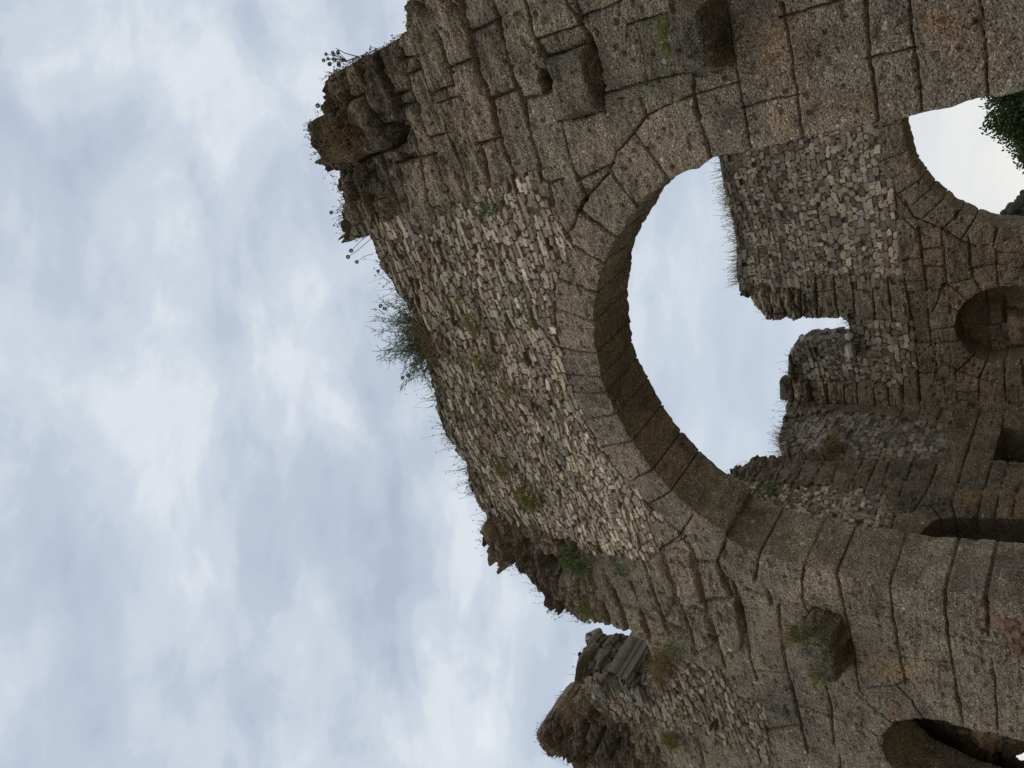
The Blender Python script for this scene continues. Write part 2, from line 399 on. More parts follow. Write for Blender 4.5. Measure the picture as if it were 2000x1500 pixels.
    for poly, dep, soft in pits:
        s = local(poly, .3); x, y = U[s], Z[s]
        if x.size == 0: continue
        xx = x + .06 * fbm(x * 5, y * 5, 2.0, 3); yy = y + .06 * fbm(x * 5, y * 5, 9.0, 3)
        dd, _, _ = poly_dist(xx, yy, poly); sgn = np.where(in_poly(xx, yy, poly), dd, -dd)
        d[s] -= dep * smooth(-soft * .3, soft, sgn) * (1 + .3 * fbm(x * 5, y * 5, 3.0, 3))
    for poly, col, soft in stains_and_tones:
        s = local(poly, .4); x, y = U[s], Z[s]
        if x.size == 0: continue
        xx = x + .22 * fbm(x * 4, y * 4, 12.0, 4); yy = y + .22 * fbm(x * 4, y * 4, 19.0, 4)
        dd, _, _ = poly_dist(xx, yy, poly); sgn = np.where(in_poly(xx, yy, poly), dd, -dd)
        f = smooth(-soft, soft, sgn) * (.65 + .7 * (vn(x * 14, y * 14, 3.) + .3)); f = np.clip(f, 0, 1)[..., None] * (part[s] < 90)[..., None]
        tint[s] = tint[s] * (1 - f) + tint[s] * np.array(col) * f
    # faces kept
    fin = ins[:-1, :-1].astype(int) + ins[1:, :-1] + ins[:-1, 1:] + ins[1:, 1:] >= 2
    J, I = np.nonzero(fin)
    F = np.stack([J * w + I, J * w + I + 1, (J + 1) * w + I + 1, (J + 1) * w + I], 1)
    # boundary snapping
    E = np.concatenate([F[:, [0, 1]], F[:, [1, 2]], F[:, [2, 3]], F[:, [3, 0]]]); fid = np.tile(np.arange(len(F)), 4)
    key = E[:, 0] * (h * w) + E[:, 1]; rev = E[:, 1] * (h * w) + E[:, 0]
    bm_ = ~np.isin(key, rev); BE = E[bm_]; BF = fid[bm_]
    bv = np.unique(BE)
    uu, zz, dd0 = U.ravel().copy(), Z.ravel().copy(), d.ravel()
    lim = 2.2 * cell
    best = np.full(len(bv), 1e9); cx = uu[bv].copy(); cy = zz[bv].copy()
    for p in polys:
        q = np.array(p); sel = (uu[bv] > q[:, 0].min() - .2) & (uu[bv] < q[:, 0].max() + .2) & (zz[bv] > q[:, 1].min() - .2) & (zz[bv] < q[:, 1].max() + .2)
        if not sel.any(): continue
        dd, x, y = poly_dist(uu[bv][sel], zz[bv][sel], p); b = best[sel]; wn = dd < b
        best[sel] = np.where(wn, dd, b); cx[sel] = np.where(wn, x, cx[sel]); cy[sel] = np.where(wn, y, cy[sel])
    near = best < lim
    uu[bv[near]] = cx[near]; zz[bv[near]] = cy[near]
    # outward in-plane normal at the boundary
    nu = np.zeros(h * w); nz = np.zeros(h * w)
    ex = uu[BE[:, 1]] - uu[BE[:, 0]]; ez = zz[BE[:, 1]] - zz[BE[:, 0]]
    for c in (0, 1):
        np.add.at(nu, BE[:, c], ez); np.add.at(nz, BE[:, c], -ex)
    ln = np.hypot(nu, nz) + 1e-9; nu /= ln; nz /= ln
    jdv = jd.ravel()
    gb = np.exp(-(jdv / (gw * 1.25)) ** 2) * inset
    gb = np.where(part.ravel() >= 90, 0, gb)
    uu[bv] -= nu[bv] * gb[bv]; zz[bv] -= nz[bv] * gb[bv]
    V = plane.P(uu, zz, dd0); TT = tint.reshape(-1, 3)
    fpart = part[J, I]; flab = lab[J, I]
    # skirt: the thickness of the wall
    loc = np.full(h * w, -1); loc[bv] = np.arange(len(bv)); nb = len(bv)
    SV = [V[bv]]; ST = [TT[bv]]
    ks = np.linspace(0, 1, layers + 1)[1:]
    labt = tint.reshape(-1, 3)[bv]
    for k in ks:
        dk = dd0[bv] * (1 - k) + (-T) * k
        nn = .05 * fbm(uu[bv] * 3, zz[bv] * 3, dk * 3 + 5, 4) + .02 * vn(uu[bv] * 16, zz[bv] * 16, dk * 16)
        nn = nn * min(1, k * 6) * (edge_noise / .02 * .6 + .4) - arris * .2 * math.exp(-(1 - k) * T / .05)
        rb = part.ravel()[bv] >= 90
        hq = _H[((np.floor(zz[bv] / .12).astype(np.int64) * 7919) ^ (np.floor(uu[bv] / .3).astype(np.int64) * 104729) ^ (np.floor(dk / .19 + _H[np.floor(zz[bv] / .12).astype(np.int64) & 0xFFFF]).astype(np.int64) * 1299709)) & 0xFFFF]
        nn = nn + np.where(rb, (hq - .5) * .09 * min(1, k * 5), 0)
        SV.append(plane.P(uu[bv] + nu[bv] * nn, zz[bv] + nz[bv] * nn, dk)); ST.append(np.where(rb[:, None], np.array((.27, .25, .22)) * (.5 + 1.0 * hq)[:, None], labt))
    SV = np.concatenate(SV); ST = np.concatenate(ST)
    a, b = loc[BE[:, 0]], loc[BE[:, 1]]
    SF = []; SFP = []; SFL = []
    for k in range(layers):
        SF.append(np.stack([b + k * nb, a + k * nb, a + (k + 1) * nb, b + (k + 1) * nb], 1)); SFP.append(fpart[BF]); SFL.append(flab[BF])
    SF = np.concatenate(SF) + len(V); SFP = np.concatenate(SFP); SFL = np.concatenate(SFL)
    VP = np.concatenate([part.ravel()] + [part.ravel()[bv]] * (layers + 1)) >= 90
    V = np.concatenate([V, SV]); TT = np.concatenate([TT, ST]); AF = np.concatenate([F, SF]); AP = np.concatenate([fpart, SFP]); AL = np.concatenate([flab, SFL])
    groups = parts(lab, U, Z, us, zs) if parts else {}
    done = np.zeros(len(AF), bool); objs = []
    TA = np.where(VP[:, None], np.array(tone) * np.array((1.3, 1.2, 1.1)), TT); TR = np.where(VP[:, None], TT, np.array((.17, .14, .105)))
    for labs in groups.get('voussoir', []):
        s = np.isin(AL, labs) & (AP == 0) & ~done
        if s.sum() < 30: continue
        done |= s; v, f, t = sub(V, AF[s], TA); objs.append(mesh_np('voussoir', v, f, M['ash'], parent, t))
    for pid, nm in ((1, 'corbel'), (2, 'corbel')):
        s = (AP == pid) & ~done
        if s.any(): done |= s; v, f, t = sub(V, AF[s], TA); objs.append(mesh_np(nm, v, f, M['ash'], parent, t))
    for q in range(len(rubbles)):
        s = (AP == 90 + q) & ~done
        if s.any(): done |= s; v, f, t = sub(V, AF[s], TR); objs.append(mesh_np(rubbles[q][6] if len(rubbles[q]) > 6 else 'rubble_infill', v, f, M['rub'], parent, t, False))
    s = ~done
    v, f, t = sub(V, AF[s], TA); objs.append(mesh_np('ashlar_masonry', v, f, M['ash'], parent, t))
    if back:                                                        # plain rear face
        st = max(1, int(.12 / cell)); ju, jz = np.arange(0, w, st), np.arange(0, h, st)
        JJ, II = np.meshgrid(jz[:-1], ju[:-1], indexing='ij'); J2, I2 = np.meshgrid(jz[1:], ju[1:], indexing='ij')
        k = ins[JJ, II] & ins[JJ, I2] & ins[J2, II] & ins[J2, I2]
        JJ, II, J2, I2 = JJ[k], II[k], J2[k], I2[k]
        f = np.stack([JJ * w + II, J2 * w + II, J2 * w + I2, JJ * w + I2], 1)
        ids, inv = np.unique(f, return_inverse=True)
        v = plane.P(U.ravel()[ids], Z.ravel()[ids], np.full(len(ids), -T + .01) + .04 * fbm(U.ravel()[ids] * 2, Z.ravel()[ids] * 2, 1.0, 3))
        objs.append(mesh_np('rear_masonry', v, inv.reshape(f.shape), M['ash'], parent, np.ones((len(v), 3)) * np.array(tone)))
    return objs

def spaced(breaks):
    """[(x, step at x), ...] -> coordinates whose step follows the list."""
    xs = [breaks[0][0]]
    X = [b[0] for b in breaks]; S = [b[1] for b in breaks]
    while xs[-1] < X[-1]: xs.append(xs[-1] + float(np.interp(xs[-1], X, S)))
    return np.array(xs)

# ================================================================== the arched wall (front)
DF = 8.0                                                            # distance of its face
FR = Plane(NX * DF, AX, -NX)
TF = 1.15
def T_(pts): return [FR.uz(x, y) for x, y in pts]
Z1 = lambda *p: fp(FR, 560, 0, 3, p)
Z2 = lambda *p: fp(FR, 1000, 0, 3, p)
Z3 = lambda *p: fp(FR, 1500, 0, 3, p)
Z4 = lambda *p: fp(FR, 700, 450, 3, p)
Z9 = lambda *p: fp(FR, 1200, 850, 3, p)
Z10 = lambda *p: fp(FR, 1500, 850, 3.75, p)
Z11 = lambda *p: fp(FR, 1500, 1100, 3.75, p)
Z12 = lambda *p: fp(FR, 900, 950, 5, p)
Z13 = lambda *p: fp(FR, 1030, 1200, 5, p)
AC, AZC, AR = -5.0, 4.7, 3.25                                       # centre and radius of the great arch

top_right = [(3.2, 9.2), (1.4, 9.6)] + Z1((715, -30), (690, 40), (700, 110), (690, 190), (620, 240), (530, 290), (400, 345), (300, 410), (215, 445), (225, 500), (245, 600), (215, 640), (225, 705), (190, 715),
    (178, 690), (150, 700), (105, 730), (125, 780), (150, 890), (220, 970), (270, 1050), (290, 1120), (330, 1190), (295, 1230), (310, 1300), (300, 1330), (350, 1430), (470, 1385), (488, 1420))
top_mid = T_([(727, 490), (740, 527), (755, 547), (767, 567), (787, 600), (810, 637), (826, 700), (829, 720), (833, 743), (843, 773), (848, 803), (853, 820), (867, 850), (883, 880), (907, 907), (913, 933), (914, 950),
    (922, 974), (932, 994), (947, 1010), (934, 1036), (938, 1062), (954, 1080), (966, 1088), (980, 1110), (990, 1114), (998, 1104), (1012, 1124), (1030, 1142), (1040, 1150), (1048, 1168), (1060, 1186), (1068, 1198),
    (1080, 1200), (1092, 1206), (1102, 1207), (1110, 1208), (1124, 1216), (1142, 1219), (1148, 1213)])
notch = [(-10.9, 10.1), (-10.92, 9.5), (-11.0, 8.95)] + T_([(1268, 1285), (1278, 1310), (1268, 1330), (1240, 1345), (1222, 1341), (1197, 1321), (1180, 1325), (1165, 1338), (1150, 1338)])
top_left = T_([(1134, 1348), (1126, 1366), (1118, 1380), (1100, 1402), (1093, 1410), (1088, 1404), (1078, 1398), (1068, 1404), (1060, 1416), (1051, 1424), (1050, 1434), (1056, 1456), (1068, 1474), (1082, 1484), (1110, 1498)])
outline = [(3.2, -.4)] + top_right + top_mid + notch + top_left + [(-18.0, 12.6), (-19.0, 11.5), (-19.0, -.4)]
arch_pts = [(-1.85, -.6), (-1.85, 2.45), (-1.87, 3.34), (-1.88, 4.5), (-1.9, 5.41), (-2.08, 6.01)]
for k in range(33):
    ph = math.radians(24 + 122 * k / 32); q = AR - .01 + .05 * smooth(95, 140, math.degrees(ph))
    arch_pts.append((AC + q * math.cos(ph), AZC + q * math.sin(ph)))
arch_pts += [(-7.86, 6.54), (-8.03, 6.04), (-8.17, 5.42), (-8.21, 4.92), (-8.21, 4.24), (-8.16, 3.54), (-8.12, 3.08), (-8.1, -.6)]
niche_pts = [(-10.8, -.6), (-10.8, 2.8), (-10.85, 3.4)]
for k in range(13):
    ph = math.pi * (.03 + .94 * k / 12); niche_pts.append((-11.97 + 1.12 * math.cos(ph), 3.66 + 1.1 * math.sin(ph)))
niche_pts += [(-13.12, 3.4), (-13.12, -.6)]

jf = []
jf += [Z1(*p) for p in [
    [(300, 410), (310, 470), (370, 580), (420, 700), (520, 885)], [(400, 345), (440, 500), (470, 600), (560, 740)], [(560, 740), (650, 720)], [(515, 300), (545, 420), (590, 560), (625, 650)],
    [(620, 250), (650, 350), (690, 450), (740, 610), (790, 740), (840, 830)], [(650, 355), (770, 320)], [(690, 440), (780, 400)], [(850, 110), (890, 230), (940, 370), (960, 400)],
    [(775, 330), (800, 430), (850, 540), (880, 600), (930, 780), (1000, 960), (1060, 1140)], [(600, 570), (700, 535)], [(630, 640), (730, 610)], [(850, 540), (975, 500)], [(880, 605), (1000, 565)], [(960, 395), (1080, 345)],
    [(960, 400), (985, 520), (1060, 720), (1120, 850), (1180, 1090)], [(960, 0), (1000, 70), (1060, 190), (1100, 330), (1150, 500), (1200, 600), (1240, 780), (1280, 900), (1330, 1040)], [(1070, 190), (1230, 115)],
    [(1195, -20), (1235, 115), (1270, 260), (1330, 450), (1380, 620), (1430, 800), (1490, 980)], [(1195, 580), (1350, 525)], [(1385, 585), (1500, 555)], [(1110, 845), (1245, 805)], [(850, 805), (925, 780)],
    [(660, 670), (700, 740), (760, 900), (790, 1060), (830, 1210)], [(850, 910), (900, 1050), (960, 1210)], [(390, 965), (450, 930), (530, 905), (580, 880)], [(640, 960), (760, 930), (850, 910)], [(430, 940), (470, 1080), (530, 1230)],
    [(540, 920), (600, 1080), (650, 1240)], [(650, 1000), (700, 1230)], [(280, 1030), (360, 1010)], [(350, 1000), (390, 1100), (450, 1250)], [(770, -20), (850, 110)], [(1390, -20), (1440, 150), (1480, 320)],
    [(370, 580), (350, 600)], [(370, 590), (450, 560), (470, 600)], [(225, 500), (330, 740), (400, 900)], [(215, 640), (300, 800)]]]
jf += [Z2(*p) for p in [
    [(75, 0), (140, 230), (200, 350)], [(140, 230), (390, 145)], [(210, 340), (440, 260)], [(310, -20), (370, 80), (400, 150), (450, 240), (490, 350), (530, 560), (545, 640), (560, 800), (600, 900)], [(400, 95), (620, 10)],
    [(615, -20), (640, 100), (670, 140)], [(710, 130), (760, 310), (790, 480)], [(680, 140), (980, 60)], [(545, 550), (790, 485), (1060, 420), (1300, 380)], [(0, 420), (60, 590), (100, 760), (150, 950), (160, 1020)], [(60, 580), (250, 540)],
    [(200, 350), (250, 540), (280, 700), (300, 790), (350, 970), (390, 1060)], [(280, 710), (400, 690), (540, 650)], [(390, 1060), (490, 1010), (590, 960)], [(590, 955), (610, 890), (720, 780), (780, 680), (900, 620), (1070, 560)], [(760, 590), (790, 680)],
    [(720, 785), (920, 1062)], [(590, 960), (560, 1020), (430, 1160), (340, 1345)], [(570, 990), (610, 1060), (720, 1200)], [(390, 1060), (430, 1160)], [(390, 1245), (605, 1395)], [(1070, 560), (1100, 720), (1150, 860), (1165, 930)],
    [(1060, 420), (1070, 560)], [(1235, 20), (1300, 350), (1360, 640), (1395, 850)], [(1060, 560), (1325, 480)], [(1310, 385), (1330, 480)], [(1360, 630), (1510, 588)], [(150, 1040), (210, 1080), (290, 1050)], [(210, 1080), (230, 1200)], [(970, 60), (1000, 330), (1060, 420)],
    [(400, 690), (420, 690)], [(940, -20), (970, 60)]]]
jf += [Z3(*p) for p in [
    [(85, 40), (140, 350), (170, 550), (205, 800)], [(0, 590), (165, 555)], [(570, -20), (600, 330), (630, 560), (640, 700)], [(605, 335), (850, 285)], [(830, -20), (840, 180), (860, 300), (898, 620)], [(1250, -20), (1270, 250), (1292, 560)],
    [(85, 100), (420, 0)], [(80, 40), (95, 100)]]]
jf += [Z9(*p) for p in [
    [(0, 940), (40, 1080), (75, 1180)], [(150, 1030), (200, 1220)], [(150, 720), (200, 850), (240, 970), (290, 1110), (310, 1170)], [(270, 640), (310, 780), (360, 930), (420, 1080), (470, 1290)],
    [(380, 590), (450, 680), (490, 800), (530, 980), (570, 1090), (600, 1230), (640, 1370)], [(470, 740), (540, 760), (600, 745)], [(600, 750), (640, 870), (700, 950)], [(530, 965), (700, 945)], [(690, 880), (740, 1000), (760, 1130), (790, 1300), (830, 1440)],
    [(290, 1110), (420, 1170)], [(370, 970), (540, 1030)], [(900, 940), (915, 990)], [(960, 1010), (980, 1200), (980, 1290), (1040, 1490)], [(780, 920), (870, 950), (1100, 1000)], [(850, 690), (820, 850)], [(1105, 780), (1095, 970), (1140, 1060)],
    [(655, 600), (600, 755)], [(455, 480), (380, 590)], [(1310, 850), (1330, 950), (1370, 1150), (1400, 1280), (1430, 1500)], [(960, 1190), (1080, 1210)], [(1210, 1370), (1240, 1500)], [(820, 1390), (1010, 1400)], [(560, 1180), (600, 1230)]]]
jf += [Z11(*p) for p in [
    [(500, 110), (550, 330), (590, 560), (640, 780), (670, 940)], [(885, 40), (885, 170), (910, 350), (940, 540), (970, 710), (1005, 890)], [(1290, 220), (1330, 60), (1290, 230), (1310, 510), (1340, 700), (1370, 930), (1420, 1170)], [(1600, 75), (1600, 260)],
    [(95, 540), (130, 740), (180, 950), (230, 1170), (290, 1400)], [(75, 350), (100, 540)], [(400, 790), (430, 940), (460, 1080)], [(640, 970), (720, 1030), (930, 1205)], [(690, 930), (940, 900), (1020, 880)], [(940, 900), (1040, 1010), (1130, 1145)],
    [(1640, 720), (1670, 980), (1680, 1270)], [(260, 1070), (460, 1130)], [(300, 1360), (520, 1410), (530, 1520)], [(620, 370), (890, 410)], [(990, 700), (1340, 750)], [(1320, 540), (1520, 580), (1900, 655)], [(1600, 260), (1610, 540)],
    [(0, 1230), (240, 1200)], [(460, 1080), (480, 1330)], [(460, 1140), (640, 1180), (830, 1290)], [(670, 940), (690, 980)]]]
jf += [Z12(*p) for p in [
    [(1650, 960), (1710, 1120)], [(1480, 1040), (1560, 1220), (1640, 1440)], [(1370, 1160), (1430, 1350)], [(930, 880), (930, 1040), (1020, 1270)], [(800, 1040), (880, 1240)], [(1160, 830), (1180, 1100), (1235, 1300)],
    [(690, 850), (820, 1040)], [(560, 600), (760, 590), (830, 640)], [(730, 400), (780, 600), (940, 720)], [(950, 480), (960, 600), (1150, 640)], [(250, 420), (330, 600), (480, 750)], [(330, 440), (420, 600), (500, 640)], [(520, 780), (690, 850)], [(930, 880), (1160, 830)]]]
jf += [Z13(*p) for p in [
    [(730, 30), (790, 150)], [(920, 0), (970, 190)], [(1110, 80), (1170, 230)], [(1290, 0), (1330, 140), (1350, 180)], [(1510, 20), (1570, 180), (1640, 400)], [(1330, 130), (1550, 200)], [(1800, 0), (1850, 260)],
    [(1150, 1010), (1210, 1180), (1270, 1380)], [(840, 1040), (890, 1240)], [(620, 1400), (720, 1180), (560, 1120)], [(800, 1430), (890, 1240), (1100, 1300)], [(1650, 1250), (1720, 1480)], [(300, 1100), (520, 1380), (560, 1500)], [(720, 1180), (890, 1240)]]]
# right pier beds running on to the frame, and extrados of the great arch
_bz = [2.1, 2.72, 3.61, 4.37, 4.95, 5.75, 6.6, 7.75, 8.25, 8.75, 9.3]
for _i, (_a, _b) in enumerate(zip(_bz[:-1], _bz[1:])):
    jf.append([(.75 - .12 * _i, _b), (3.2, _b)])
    for _x in (.95 + .5 * (_i % 2), 2.1 + .45 * ((_i * 2) % 3)): jf.append([(_x, _a), (_x, _b)])
jf += [T_([(1690, -10), (1692, 0)]), [(-.74, 3.61), (3.2, 3.6)], [(-1.02, 2.72), (3.2, 2.72)], [(-.42, 4.94), (3.2, 4.95)], [(0, 6.6), (3.2, 6.6)]]
jf.append([(AC + 3.93 * math.cos(math.radians(q)), AZC + 3.93 * math.sin(math.radians(q))) for q in range(58, 140, 3)] + T_([(1285, 1078), (1330, 1048)]))
jf.append([(-8.9, -.4), (-8.95, 2.6)])
_int = T_([(1307, 353), (1240, 400), (1200, 463), (1178, 520), (1163, 575), (1158, 630), (1160, 693), (1168, 738), (1183, 770), (1197, 813), (1228, 865), (1270, 922), (1313, 960), (1340, 1020), (1400, 1060), (1483, 1080), (1568, 1111)])
_ang = [math.atan2(z - AZC, a - AC) for a, z in _int]
for ph in _ang[2:13]:                                               # radial joints of the ring
    w_ = .02 * random.uniform(-1, 1)
    jf.append([(AC + q * math.cos(ph + w_ * (q - 3.25)), AZC + q * math.sin(ph + w_ * (q - 3.25))) for q in (3.2, 3.9)])
jf += [Z10(*p) for p in [[(885, 1110), (900, 1000)], [(885, 1110), (905, 1300), (935, 1480)], [(1290, 1160), (1310, 1400), (1320, 1490)], [(250, 980), (245, 1180)], [(1600, 1200), (1610, 1260)]]]
jf += [[(-8.2, 5.4), (-8.25, 5.4)], [(-8.22, 4.93), (-8.3, 4.92)], [(-8.2, 4.24), (-8.3, 4.24)], [(-8.15, 3.55), (-8.3, 3.55)], [(-8.1, 3.1), (-8.25, 3.1)]]

rub_A = T_([(700, 440), (740, 432), (775, 425), (800, 432), (845, 430), (880, 405), (915, 402), (920, 380), (950, 367), (985, 367), (1010, 350), (1045, 343), (1050, 370), (1068, 390), (1075, 420), (1100, 455)])
rub_A += [(AC + 3.93 * math.cos(math.radians(q)), AZC + 3.93 * math.sin(math.radians(q))) for q in range(56, 136, 4)]
rub_A += T_([(1270, 1030), (1290, 1078), (1240, 1092), (1210, 1093), (1170, 1078), (1140, 1082), (1120, 1057), (1095, 1057), (1060, 1040), (1040, 1022), (1010, 1032), (985, 1010), (950, 1012), (920, 1010), (850, 900), (700, 600)])
rub_B = T_([(1310, 1292), (1345, 1297), (1410, 1302), (1412, 1325), (1430, 1345), (1450, 1360), (1480, 1365), (1492, 1385), (1500, 1420), (1512, 1480), (1490, 1492), (1470, 1480), (1440, 1465), (1400, 1440), (1360, 1430), (1330, 1440),
    (1300, 1420), (1270, 1405), (1230, 1402), (1200, 1397), (1172, 1387), (1178, 1335), (1200, 1318), (1225, 1343), (1240, 1345), (1268, 1326), (1274, 1305)])
raises = [
    (T_([(1320, -20), (1413, -20), (1432, 122), (1418, 131), (1370, 137), (1345, 118), (1338, 105), (1330, 60)]), .46, .13, 1),
    (T_([(1572, 1212), (1590, 1190), (1640, 1208), (1652, 1250), (1660, 1290), (1648, 1310), (1615, 1300), (1588, 1270)]), .40, .13, 2),
    (Z2((205, 345), (440, 265), (500, 380), (530, 560), (530, 640), (410, 680), (290, 705), (260, 560), (240, 440)), .17, .1, 0),
    (Z1((365, 585), (440, 560), (560, 740), (605, 850), (580, 890), (520, 870), (420, 700)), .16, .1, 0),
    (Z1((215, 450), (300, 415), (380, 590), (520, 880), (390, 960), (280, 1020), (170, 890), (110, 760)), .12, .1, 0),
    (Z1((410, 400), (510, 310), (620, 640), (650, 720), (560, 740), (470, 600)), .07, .07, 0),
    (Z9((535, 975), (705, 950), (760, 1130), (745, 1250), (640, 1300), (590, 1150)), .1, .05, 0),
    (Z9((290, 660), (440, 690), (525, 980), (400, 1000)), .06, .05, 0), (Z9((160, 740), (270, 700), (350, 950), (300, 1090), (240, 960)), .05, .04, 0), (Z9((470, 750), (600, 760), (690, 940), (535, 960)), .05, .04, 0), (Z9((380, 980), (535, 1040), (590, 1230), (480, 1290), (425, 1080)), .06, .05, 0), (Z9((50, 1000), (150, 1030), (200, 1215), (80, 1180)), .05, .04, 0), (Z12((1190, 1110), (1370, 1160), (1430, 1350), (1240, 1290)), .06, .05, 0), (Z12((1380, 850), (1480, 1040), (1560, 1210), (1400, 1140)), .06, .05, 0),
    (Z12((1180, 840), (1250, 830), (1300, 1010), (1230, 1060), (1100, 1100), (950, 1030), (940, 890), (1060, 820)), .2, .14, 0),
    (Z12((170, 430), (240, 330), (430, 560), (500, 760), (440, 820), (330, 690)), .22, .12, 0),
    (Z12((740, 400), (940, 470), (960, 700), (830, 640), (770, 560)), .14, .1, 0),
    (Z13((95, 1120), (230, 990), (310, 1050), (330, 1160), (300, 1330), (240, 1420), (180, 1370)), .16, .12, 0), (Z13((330, 1060), (560, 1120), (560, 1240), (420, 1330), (320, 1330), (340, 1160)), .07, .08, 0), (Z13((560, 1130), (720, 1180), (620, 1400), (560, 1420), (500, 1330), (570, 1240)), .1, .08, 0),
    (Z4((-135, 60), (-120, 110), (60, 0), (20, -60)), .12, .08, 0),
]
pits = [
    (T_([(1060, 132), (1078, 135), (1090, 150), (1085, 178), (1062, 186), (1050, 160)]), .9, .04),
    (Z1((600, 745), (650, 730), (690, 760), (690, 850), (640, 880), (590, 890)), .45, .09),
    (Z1((630, 890), (740, 900), (760, 925), (650, 965)), .2, .06), (Z1((430, 720), (470, 800), (520, 880), (480, 870), (420, 760)), .14, .05),
    (Z2((380, 1250), (405, 1170), (435, 1150), (440, 1170), (390, 1245)), .5, .012), (Z2((1075, 560), (1110, 690), (1095, 720), (1060, 640)), .2, .05),
    (Z2((440, 170), (470, 250), (490, 350), (530, 560), (540, 640), (515, 600), (480, 420), (440, 260)), .16, .05),
    (Z12((770, 600), (900, 690), (1000, 730), (960, 850), (840, 900), (760, 830), (740, 700)), .55, .22), (Z12((1230, 830), (1300, 1010), (1260, 1050), (1170, 880)), .14, .08),
    (Z12((490, 600), (620, 590), (700, 740), (690, 840), (560, 760)), .16, .12), (Z13((1790, 1060), (1850, 1020), (1880, 1140), (1780, 1150)), .2, .06),
    (Z9((700, 960), (745, 1010), (765, 1140), (740, 1130)), .12, .04), (T_([(1000, 400), (1000, 440), (985, 438)]), .05, .03), (Z3((1205, 95), (1240, 95), (1240, 130), (1205, 130)), .08, .02),
    (Z3((750, 450), (785, 455), (775, 490), (750, 480)), .05, .02), (Z11((1560, 500), (1610, 505), (1605, 545), (1565, 540)), .1, .02), (Z11((1740, 690), (1800, 670), (1760, 740), (1720, 760)), .05, .02),
    (Z1((700, 0), (800, 20), (840, 120), (760, 90)), .2, .1), (Z12((1180, 300), (1290, 320), (1280, 380), (1190, 370)), .06, .03),
]
stains_and_tones = [
    (T_([(1480, 45), (1550, 30), (1565, 90), (1540, 150), (1450, 120)]), (1.2, 1.02, .82), .25), (T_([(1480, 170), (1560, 190), (1560, 260), (1490, 270)]), (1.22, 1.1, .97), .25), (T_([(1780, 20), (1850, 25), (1855, 75), (1790, 70)]), (1.2, .9, .74), .12),
    (Z11((1500, 345), (1690, 380), (1880, 420), (1880, 660), (1730, 640), (1690, 480)), (1.2, .9, .7), .12), (Z11((660, 700), (950, 710), (1120, 760), (1100, 900), (900, 860), (660, 800)), (1.18, 1.03, .82), .2), (Z11((890, 1080), (960, 1060), (1000, 1130), (960, 1160)), (1.25, .98, .82), .08),
    (T_([(1320, -20), (1420, -20), (1435, 125), (1365, 140), (1328, 105)]), (.5, .5, .52), .08), (T_([(1565, 1200), (1600, 1185), (1655, 1200), (1668, 1300), (1640, 1318), (1585, 1300)]), (.36, .38, .33), .06), (T_([(1500, 1330), (1560, 1330), (1550, 1420), (1500, 1420)]), (.7, .72, .74), .12),
    (T_([(640, 150), (760, 60), (800, 300), (740, 420), (640, 330), (600, 240)]), (.52, .51, .50), .3), (T_([(950, 1040), (1060, 1080), (1140, 1150), (1130, 1220), (1000, 1110)]), (.66, .65, .64), .25), (T_([(1050, 1400), (1180, 1390), (1240, 1500), (1100, 1500)]), (.40, .395, .39), .3),
    (T_([(1860, 30), (1960, 60), (1960, 130), (1860, 110)]), (1.2, 1.0, .8), .2), (T_([(1620, 200), (1720, 190), (1700, 235), (1600, 262)]), (1.3, 1.15, 1.0), .12), (Z11((1440, 0), (1500, 100), (1480, 260), (1340, 240), (1330, 120)), (.72, .73, .74), .1),
]
def weather_front(u, z):
    w = .2 + .36 * smooth(6.6, 9.2, z) * smooth(-4, -1, u) + .42 * smooth(10.7, 11.3, z) + .16 * smooth(-7.6, -9.0, u) * smooth(5.6, 7.6, z) + .34 * smooth(-7.6, -8.6, u) * smooth(9.3, 10.2, z) + .4 * smooth(-12.5, -13.5, u) * smooth(9, 10.5, z)
    return np.clip(w + .25 * fbm(u * .8, z * .8, 3.0, 2), .1, 1)
def parts_front(lab, U, Z, us, zs):
    vs = []
    ang = sorted(_ang[:13]) + [math.pi * .86]
    for a, b in zip(ang[:-1], ang[1:]):
        mid = (a + b) / 2; s = set()
        for rr in (3.42, 3.6):
            j, i = np.searchsorted(zs, AZC + rr * math.sin(mid)), np.searchsorted(us, AC + rr * math.cos(mid)); s.add(int(lab[j, i]))
        n = [q for q in s if q and (lab == q).sum() * np.median(np.diff(us)) ** 2 < 3.0]
        vs.append(n)
    return {'voussoir': [v for v in vs if v]}
wall_root = empty('arched_wall', NX * (DF + .5) + AX * -5)
tag(wall_root, 'tall ruined front wall of brown blocks pierced by the great round arch', 'ruined wall', None, 'thing')
us = spaced([(-19.0, .06), (-17.6, .03), (-16.5, .021), (-11, .0165), (-6, .0135), (-1, .011), (1.0, .011), (1.6, .05), (3.2, .08)])
zs = spaced([(-.4, .12), (2.1, .06), (2.35, .012), (6, .0125), (10, .015), (14.3, .019)])
